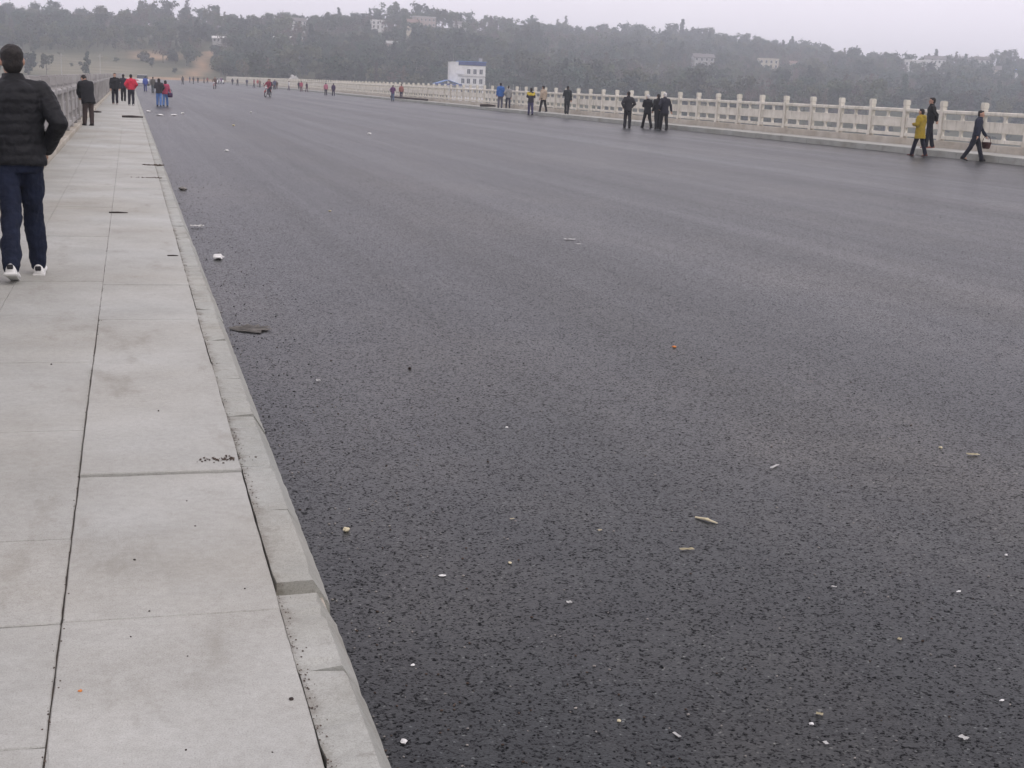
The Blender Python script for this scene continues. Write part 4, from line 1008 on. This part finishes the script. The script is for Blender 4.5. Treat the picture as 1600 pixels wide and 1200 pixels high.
motorcycle(24.6, 244, 200, 'tiny motorcycle with one rider far down the right kerb', 'redpaint', None)
rider('rider in purple on the tiny motorcycle far down the right kerb', 24.6, 244, 200, .2, (.11, .05, .12), (.05, .04, .06))
def car(x, y, heading, label):
    r = empty('car', (x, y, 0), -radians(heading)); tag(r, label, 'car')
    secs = [(-2.0, .78, .32, .78), (-1.9, .82, .26, .92), (-1.2, .85, .24, .95), (1.0, .85, .24, .93), (1.8, .80, .26, .80), (2.05, .70, .34, .66)]
    bm = bmesh.new(); lo = []
    for yy, hw, z0, z1 in secs: lo.append([bm.verts.new((q*hw, yy, zz)) for q, zz in ((-.94, z0), (.94, z0), (1, (z0+z1)/2), (.93, z1), (-.93, z1), (-1, (z0+z1)/2))])
    for a, b in zip(lo, lo[1:]):
        for i in range(6): bm.faces.new((a[i], a[(i+1) % 6], b[(i+1) % 6], b[i]))
    bm.faces.new(list(reversed(lo[0]))); bm.faces.new(lo[-1]); bmesh.ops.recalc_face_normals(bm, faces=bm.faces); link('body', mesh(bm), M['white'], r)
    bm = bmesh.new(); lo = []
    for yy, hw, zz in ((-1.75, .74, .93), (-1.35, .62, 1.44), (.1, .62, 1.46), (.95, .74, .93)): lo.append((yy, hw, zz))
    a = [bm.verts.new((-hw, yy, zz)) for yy, hw, zz in lo]; b = [bm.verts.new((hw, yy, zz)) for yy, hw, zz in lo]
    for i in range(3): bm.faces.new((a[i], a[i+1], b[i+1], b[i]))
    bm.faces.new(a); bm.faces.new(list(reversed(b))); bmesh.ops.recalc_face_normals(bm, faces=bm.faces); link('windows', mesh(bm), M['glass'], r)
    obox('roof', -.64, .64, -1.4, .15, 1.445, 1.50, M['white'], r, .02)
    for sx in (-.8, .8):
        for yy in (-1.25, 1.3):
            bm = bmesh.new(); tube(bm, (sx-.1, yy, .31), (sx+.1, yy, .31), .31, .31, 20); w_ = link('wheel', mesh(bm), M['rubber'], r)
            bm = bmesh.new(); tube(bm, (sx-.108, yy, .31), (sx+.108, yy, .31), .18, .18, 12); link('rim', mesh(bm), M['chrome'], w_)
    for sx in (-.6, .6): obox('tail_light', sx-.16, sx+.16, -2.03, -1.97, .66, .80, M['lamp_red'], r); obox('headlight', sx-.16, sx+.16, 2.0, 2.08, .5, .62, M['white'], r)
    obox('bumper', -.78, .78, -2.08, -2.005, .34, .5, M['white'], r)
car(1.9, 205, 4, 'far white car beyond the red jacketed walker')
car(21.4, 342, 185, 'far white car where the road meets the hill')

# ================================================================== LITTER
ib = bmesh.new(); bmesh.ops.create_icosphere(ib, subdivisions=1, radius=1)
iv = [v.co.copy() for v in ib.verts]; ifc = [[v.index for v in f.verts] for f in ib.faces]; ib.free()
M['paper'] = vary('white_paper', (.62, .62, .60), (.82, .82, .80), 8, .8, obj=True)
M['orange'] = vary('orange_peel', (.55, .16, .04), (.68, .28, .08), 20, .7, obj=True)
M['straw'] = vary('dry_straw', (.50, .45, .30), (.66, .60, .42), 20, .8, obj=True)
M['wood'] = vary('dark_wet_wood', (.02, .017, .016), (.06, .045, .04), 8, .85, obj=True)
M['cardboard'] = vary('flattened_card', (.13, .125, .115), (.30, .285, .26), 10, .9, 60, .003, obj=True)
M['soil'] = vary('loose_soil', (.045, .032, .026), (.10, .075, .06), 14, .95, 80, .004, obj=True)
def crumple(x, y, z, sx, sy, sz, m, label, name, cat, rz=0, group=None, seed=0):
    bm = bmesh.new(); bmesh.ops.create_icosphere(bm, subdivisions=2, radius=.5)
    for v in bm.verts:
        n = 1+.55*noise.noise(v.co*3.4+Vector((seed*3.7, seed, 0))); v.co = Vector((v.co.x*sx*n, v.co.y*sy*n, v.co.z*sz*n))
    z0 = min(v.co.z for v in bm.verts)
    for v in bm.verts: v.co.z -= z0+.0015
    return tag(link(name, mesh(bm), m, None, (x, y, z), (0, 0, rz)), label, cat, group)
def stick(x, y, z, L, r, m, label, name, cat, rz=0, kink=.1, group=None, flat=1.0):
    bm = bmesh.new(); tube(bm, (-L/2, 0, r), (0, L*kink, r*1.15), r, r*1.2, 7); tube(bm, (0, L*kink, r*1.15), (L/2, 0, r), r*1.15, r*.6, 7)
    for v in bm.verts: v.co.z *= flat
    return tag(link(name, mesh(bm), m, None, (x, y, z), (0, 0, rz)), label, cat, group)
def sheet(x, y, z, w, d, m, label, name, cat, rz=0, curl=.02, group=None, seed=0, th=.002):
    bm = bmesh.new(); nx, ny = 7, 5; G_ = []
    for j in range(ny):
        G_.append([bm.verts.new((w*(i/(nx-1)-.5)*(1+.1*noise.noise(Vector((j, seed, 0)))), d*(j/(ny-1)-.5)*(1+.15*noise.noise(Vector((i, seed, 4)))), .003+curl*(.5+.5*noise.noise(Vector((i*.7, j*.7, seed)))))) for i in range(nx)])
    fs = [bm.faces.new((G_[j][i], G_[j][i+1], G_[j+1][i+1], G_[j+1][i])) for j in range(ny-1) for i in range(nx-1)]
    bmesh.ops.solidify(bm, geom=fs, thickness=th)
    return tag(link(name, mesh(bm), m, None, (x, y, z), (0, 0, rz)), label, cat, group)
P = M['paper']
LIT = 'small pale scraps scattered over the asphalt'
crumple(.765, 12.68, 0, .10, .09, .05, P, 'crumpled white paper near the left kerb beyond the flattened card', 'crumpled_paper', 'paper', .4, None, 1)
cp = sheet(.70, 15.35, 0, .15, .10, P, 'white folded carton lying against the left kerb', 'carton', 'carton', .1, .05, None, 2, .012)
crumple(2.13, 31.8, 0, .10, .12, .04, P, 'white paper scrap far up the road near the left kerb', 'crumpled_paper', 'paper', .2, None, 3)
crumple(7.67, 45.0, 0, .13, .15, .06, P, 'white paper scrap alone in the middle distance of the road', 'crumpled_paper', 'paper', .5, None, 4)
sheet(4.83, 14.63, 0, .13, .07, P, 'white paper strip lying in the middle of the near roadway', 'paper_scrap', 'paper', .05, .02, None, 5)
sheet(4.79, 14.2, 0, .05, .05, P, 'tiny white chip just below the paper strip in mid road', 'paper_scrap', 'paper', .3, .012, None, 6)
for i, (x, y, s, lab) in enumerate(((.82, 62.8, .30, 'leftmost'), (1.2, 57.6, .32, 'second from left'), (1.78, 58.3, .30, 'third from left'), (2.24, 61.7, .2, 'smallest and rightmost'))):
    crumple(x, y, 0, s*.75, s, .07, P, 'white litter by the jeans wearing pair, %s of four' % lab, 'crumpled_paper', 'paper', i, 'white litter beside the jeans wearing pair', 7+i)
crumple(5.77, 68.5, 0, .12, .12, .06, P, 'white speck of litter beyond the four white papers', 'crumpled_paper', 'paper', 0, None, 12)
crumple(3.49, 48.5, 0, .10, .10, .06, M['straw'], 'yellowish speck of litter in front of the four white papers', 'crumpled_paper', 'paper', 0, None, 13)
crumple(3.51, 8.27, 0, .030, .026, .014, M['orange'], 'orange peel scrap in the middle of the road', 'orange_peel', 'peel', 0, None, 14)
crumple(.76, 4.80, 0, .026, .03, .018, M['straw'], 'pale orange chip near the left kerb by the kerb gap', 'chip', 'litter', 0, None, 15)
tw = empty('dry_twig', (2.194, 4.712, 0)); tag(tw, 'pale forked dry twig on the near asphalt', 'twig')
bm = bmesh.new(); tube(bm, (-.03, .05, .004), (0, .005, .008), .0035, .006, 6); tube(bm, (0, .005, .008), (.028, -.035, .004), .006, .0025, 6); link('stem', mesh(bm), M['straw'], tw)
bm = bmesh.new(); ball(bm, (0, .003, .009), .010, 2, (1, .8, .6)); link('bud', mesh(bm), M['straw'], tw)
sheet(1.975, 4.40, 0, .055, .018, M['straw'], 'small pale dry leaf just below the forked twig', 'dry_leaf', 'leaf', -.1, .008, None, 16)
sheet(3.943, 5.492, 0, .06, .035, M['straw'], 'pale flattened wrapper at the right of the near road', 'wrapper', 'wrapper', -.2, .012, None, 17)
crumple(.74, 20.5, 0, .10, .2, .05, M['cardboard'], 'brownish rubbish against the left kerb past the white carton', 'rubbish', 'litter', .3, None, 18)
bm = bmesh.new(); rnd = random.Random(4); ring = [bm.verts.new((cos(i*2*pi/26)*.13*rnd.uniform(.7, 1.25), sin(i*2*pi/26)*.14*rnd.uniform(.65, 1.25), .004+rnd.uniform(0, .012))) for i in range(26)]
cv = bm.verts.new((0, 0, .012)); fs = [bm.faces.new((cv, ring[i], ring[(i+1) % 26])) for i in range(26)]; bmesh.ops.solidify(bm, geom=fs, thickness=.005)
tag(link('flattened_card', mesh(bm), M['cardboard'], None, (.77, 9.04, 0)), 'flattened grey card lying beside the left kerb', 'card')
crumple(1.58, 7.69, 0, .022, .022, .016, M['wood'], 'black clod on the left half of the near road', 'clod', 'clod', 0, None, 20)
SM = [(2.772, 3.848, .026, .010, .3), (1.806, 3.058, .013, .016, 0), (1.758, 3.013, .013, .014, 1), (1.366, 3.019, .008, .024, .4), (1.243, 3.128, .012, .012, 0), (2.127, 2.856, .022, .016, .1), (2.38, 3.045, .018, .010, .2),
      (2.322, 3.495, .016, .010, .1), (.768, 3.576, .016, .012, .8), (1.372, 3.964, .016, .014, 2), (1.281, 4.368, .014, .018, 0), (.998, 7.402, .03, .02, 0), (1.791, 6.271, .02, .014, .5), (1.422, 4.846, .018, .008, 0), (3.185, 4.159, .014, .014, 0),
      (2.343, 3.955, .016, .008, 0), (3.863, 5.645, .02, .02, 1), (2.842, 5.422, .07, .012, -.6), (1.012, 4.28, .03, .014, 0), (1.722, 4.661, .016, .012, 0), (.651, 3.119, .022, .02, 0), (1.74, 2.901, .016, .01, -.5), (2.497, 17.6, .045, .03, 0)]
SL = ['pale sliver at the right of the road, below the pale wrapper', 'upper of two close white chips at the bottom right', 'lower of two close white chips at the bottom right', 'white splinter by the bottom edge, left of the two close chips', 'white chip by the bottom edge, left of the white splinter', 'tan scrap in the bottom right corner of the road', 'pale scrap at the right edge, just above the corner one', 'lone pale chip above the two close chips at bottom right', 'white chip on the asphalt beside the nearest kerb stone', 'white chip at lower centre of the road, left of the dry leaf', 'white chip straight below the middle of the near road', 'pale scrap just in front of the flattened grey card', 'white chip in the middle of the road, left of the orange peel', 'thin white chip left of the forked twig', 'pale crumb at the far right edge, below the pale wrapper', 'thin pale chip right of the dry leaf and lower', 'pale crumb just left of the pale wrapper', 'long pale stalk above and right of the forked twig', 'dull scrap right of the kerb gap', 'pale crumb just left of the dry leaf', 'dull scrap at the bottom, against the nearest kerb', 'thin scrap at the bottom edge, under the two close chips', 'dull scrap far up the road, left of the paper strip']
for i, (x, y, a, b, rz) in enumerate(SM):
    if i % 2: sheet(x, y, 0, a*1.1, b*1.2, (P, M['straw'])[i % 3 == 1], SL[i], 'litter_scrap', 'litter', rz+i, min(a, b)*.5, LIT, 21+i, .001)
    else: crumple(x, y, 0, a*.9, b*.9, min(a, b)*.5, (P, M['straw'])[i % 3 == 1], SL[i], 'litter_scrap', 'litter', rz, LIT, 21+i)
# on the left pavement
stick(.10, 47.3, .2, .68, .035, M['wood'], 'dark plank lying across the left pavement below the red jacketed walker', 'plank', 'plank', .05, .02)
stick(-.13, 14.84, .2, .19, .012, M['wood'], 'thin dark stick in the middle of the left pavement', 'twig', 'twig', .02, .03, None, .6)
stick(.323, 11.32, .2, .085, .008, M['wood'], 'short brown stick on the pavement near the kerb', 'twig', 'twig', .05, .05, None, .6)
stick(-1.12, 51.8, .2, .30, .03, M['wood'], 'dark stick at the foot of the left balustrade past the dark coated person', 'twig', 'twig', 0, .02)
for (x, y, L, W_, lab, sd_) in ((.31, 22.9, .42, .35, 'trail of dark soil crumbs spilled beside the left kerb, farther one', 1), (.22, 20.1, .42, .25, 'fainter trail of dark soil beside the left kerb, nearer one', 2)):
    bm = bmesh.new(); rnd = random.Random(sd_)
    for k in range(70 if sd_ == 1 else 45):
        s = rnd.uniform(.006, .02) if sd_ == 1 else rnd.uniform(.004, .011); q = abs(rnd.gauss(0, .4)); ball(bm, (L*(.5-min(1, q)), rnd.gauss(0, W_*.2), s*.35), s, 1, (1.2, 1.5, .6))
    tag(link('soil_spill', mesh(bm), M['soil'], None, (x, y, .2)), lab, 'soil', kind=None)
bm = bmesh.new(); rnd = random.Random(9)
for k in range(60):
    s = rnd.uniform(.0015, .005); ball(bm, (rnd.gauss(0, .045), rnd.gauss(0, .025), s*.3), s, 1, (1.2, 1.2, .6))
tag(link('soil_spill', mesh(bm), M['soil'], None, (.31, 5.09, .2145)), 'brown soil smudge on the raised slab corner by the kerb', 'soil')
crumple(-.137, 3.138, .2, .010, .008, .006, M['orange'], 'tiny orange crumb on the near left slab', 'crumb', 'litter', 0, None, 50)
PL = ['largest dark pebble, at the kerb side of the nearest slab', 'dark pebble near the bottom middle of the nearest slab', 'dark pebble in the middle of the slab before the raised one', 'dark pebble at the left of the slab before the raised one', 'dark pebble just in front of the raised slab edge', 'dark pebble by the kerb gap', 'dark pebble at the far joint of the nearest slab', 'dark pebble in the middle of the nearest slab', 'dark pebble just over the far joint of the nearest slab', 'dark pebble at the lower right of the nearest slab', 'dark pebble at the lower left of the nearest slab', 'dark pebble alone on the raised slab', 'dark pebble on the left slabs, below the walking man']
for i, (x, y, s) in enumerate(((.35, 3.003, .017), (.096, 2.796, .009), (.186, 4.341, .010), (-.008, 4.042, .012), (.17, 4.62, .009), (.3, 3.75, .009), (.03, 3.62, .008), (.12, 3.3, .007), (-.02, 3.45, .008), (.28, 2.75, .007), (-.15, 2.72, .008), (.1, 5.9, .012), (-.4, 7.0, .014))):
    s *= .72; crumple(x, y, .2 if y < 4.96 else .214 if y < 6.9 else .2, s, s*.8, s*.6, M['wood'], PL[i], 'pebble', 'pebble', i, 'pebbles on the left pavement', 60+i)
dv, df = [], []; rnd = random.Random(31)
for k in range(900):
    y = 2.3+rnd.random()**1.4*11; s = rnd.uniform(.0006, .0026)*(1+y*.06); x = .387+abs(rnd.gauss(0, .014)) if rnd.random() < .8 else -.2+rnd.gauss(0, .006); o0 = len(dv)
    for v in iv: dv.append((x+s*v.x, y+s*v.y*1.6, .2+s*.35*v.z))
    for f in ifc: df.append([o0+q for q in f])
dme = bpy.data.meshes.new('dirt'); dme.from_pydata(dv, [], df)
tag(link('joint_dirt', dme, M['soil']), 'dark dirt crumbs packed along the kerb and slab joints', kind='stuff')
# right pavement
bm = bmesh.new(); tube(bm, (27.75, 149.5, .33), (28.35, 133, .33), .10, .10, 10); tube(bm, (27.72, 149.0, .31), (27.9, 141, .31), .085, .085, 10)
tag(link('pipe', mesh(bm), M['wood']), 'long dark pipe lying on the right pavement beside the purple top figure', 'pipe')
stick(27.75, 106.8, .225, 1.3, .10, M['wood'], 'short dark log on the right kerb left of the bright blue coat', 'log', 'log', .1, .02)
# loose grit on the asphalt
rnd = random.Random(77)
gvv, gff, gmi = [], [], []
for k in range(2600):
    t = rnd.random()**1.7; y = 2.2+t*22; x = KL+.02+(abs(rnd.gauss(0, .35)) if rnd.random() < .45 else rnd.uniform(0, 1)*(1.2+y*.62))
    s = rnd.uniform(.0012, .0042)*(1+y*.03); ca, sa = cos(k), sin(k); o0 = len(gvv); mi = rnd.choice((0, 0, 1, 1, 2))
    for v in iv: gvv.append((x+s*(v.x*1.3*ca-v.y*.9*sa), y+s*(v.x*1.3*sa+v.y*.9*ca), s*(.4+v.z*.7)))
    for f in ifc: gff.append([o0+q for q in f]); gmi.append(mi)
gme = bpy.data.meshes.new('grit'); gme.from_pydata(gvv, [], gff); gme.polygons.foreach_set('material_index', gmi)
M['grit'] = vary('pale_grit', (.20, .19, .18), (.34, .32, .29), 40, .9); M['grit2'] = vary('dark_grit', (.02, .02, .022), (.06, .06, .06), 40, .9)
tag(link('road_grit', gme, [M['grit2'], M['grit'], M['soil']]), 'loose grit scattered on the near asphalt and along the kerb', kind='stuff')

# ================================================================== HAZE
bm = bmesh.new(); box(bm, -1000, 1500, -120, 1240, -17, 60)
hm = bpy.data.materials.new('haze'); hm.use_nodes = True; hn = hm.node_tree; hn.nodes.clear()
pvn = hn.nodes.new('ShaderNodeVolumePrincipled'); pvn.inputs["Density"].default_value = .0008; pvn.inputs['Color'].default_value = (.905, .95, 1.0, 1)
pvn.inputs['Density Attribute'].default_value = ''; pvn.inputs['Anisotropy'].default_value = .8
ho = hn.nodes.new('ShaderNodeOutputMaterial'); hn.links.new(pvn.outputs[0], ho.inputs['Volume'])
try: hm.cycles.homogeneous_volume = True
except Exception: pass
hz = link('haze', mesh(bm), hm); tag(hz, 'thin pale winter haze over the river and hills', kind='stuff')
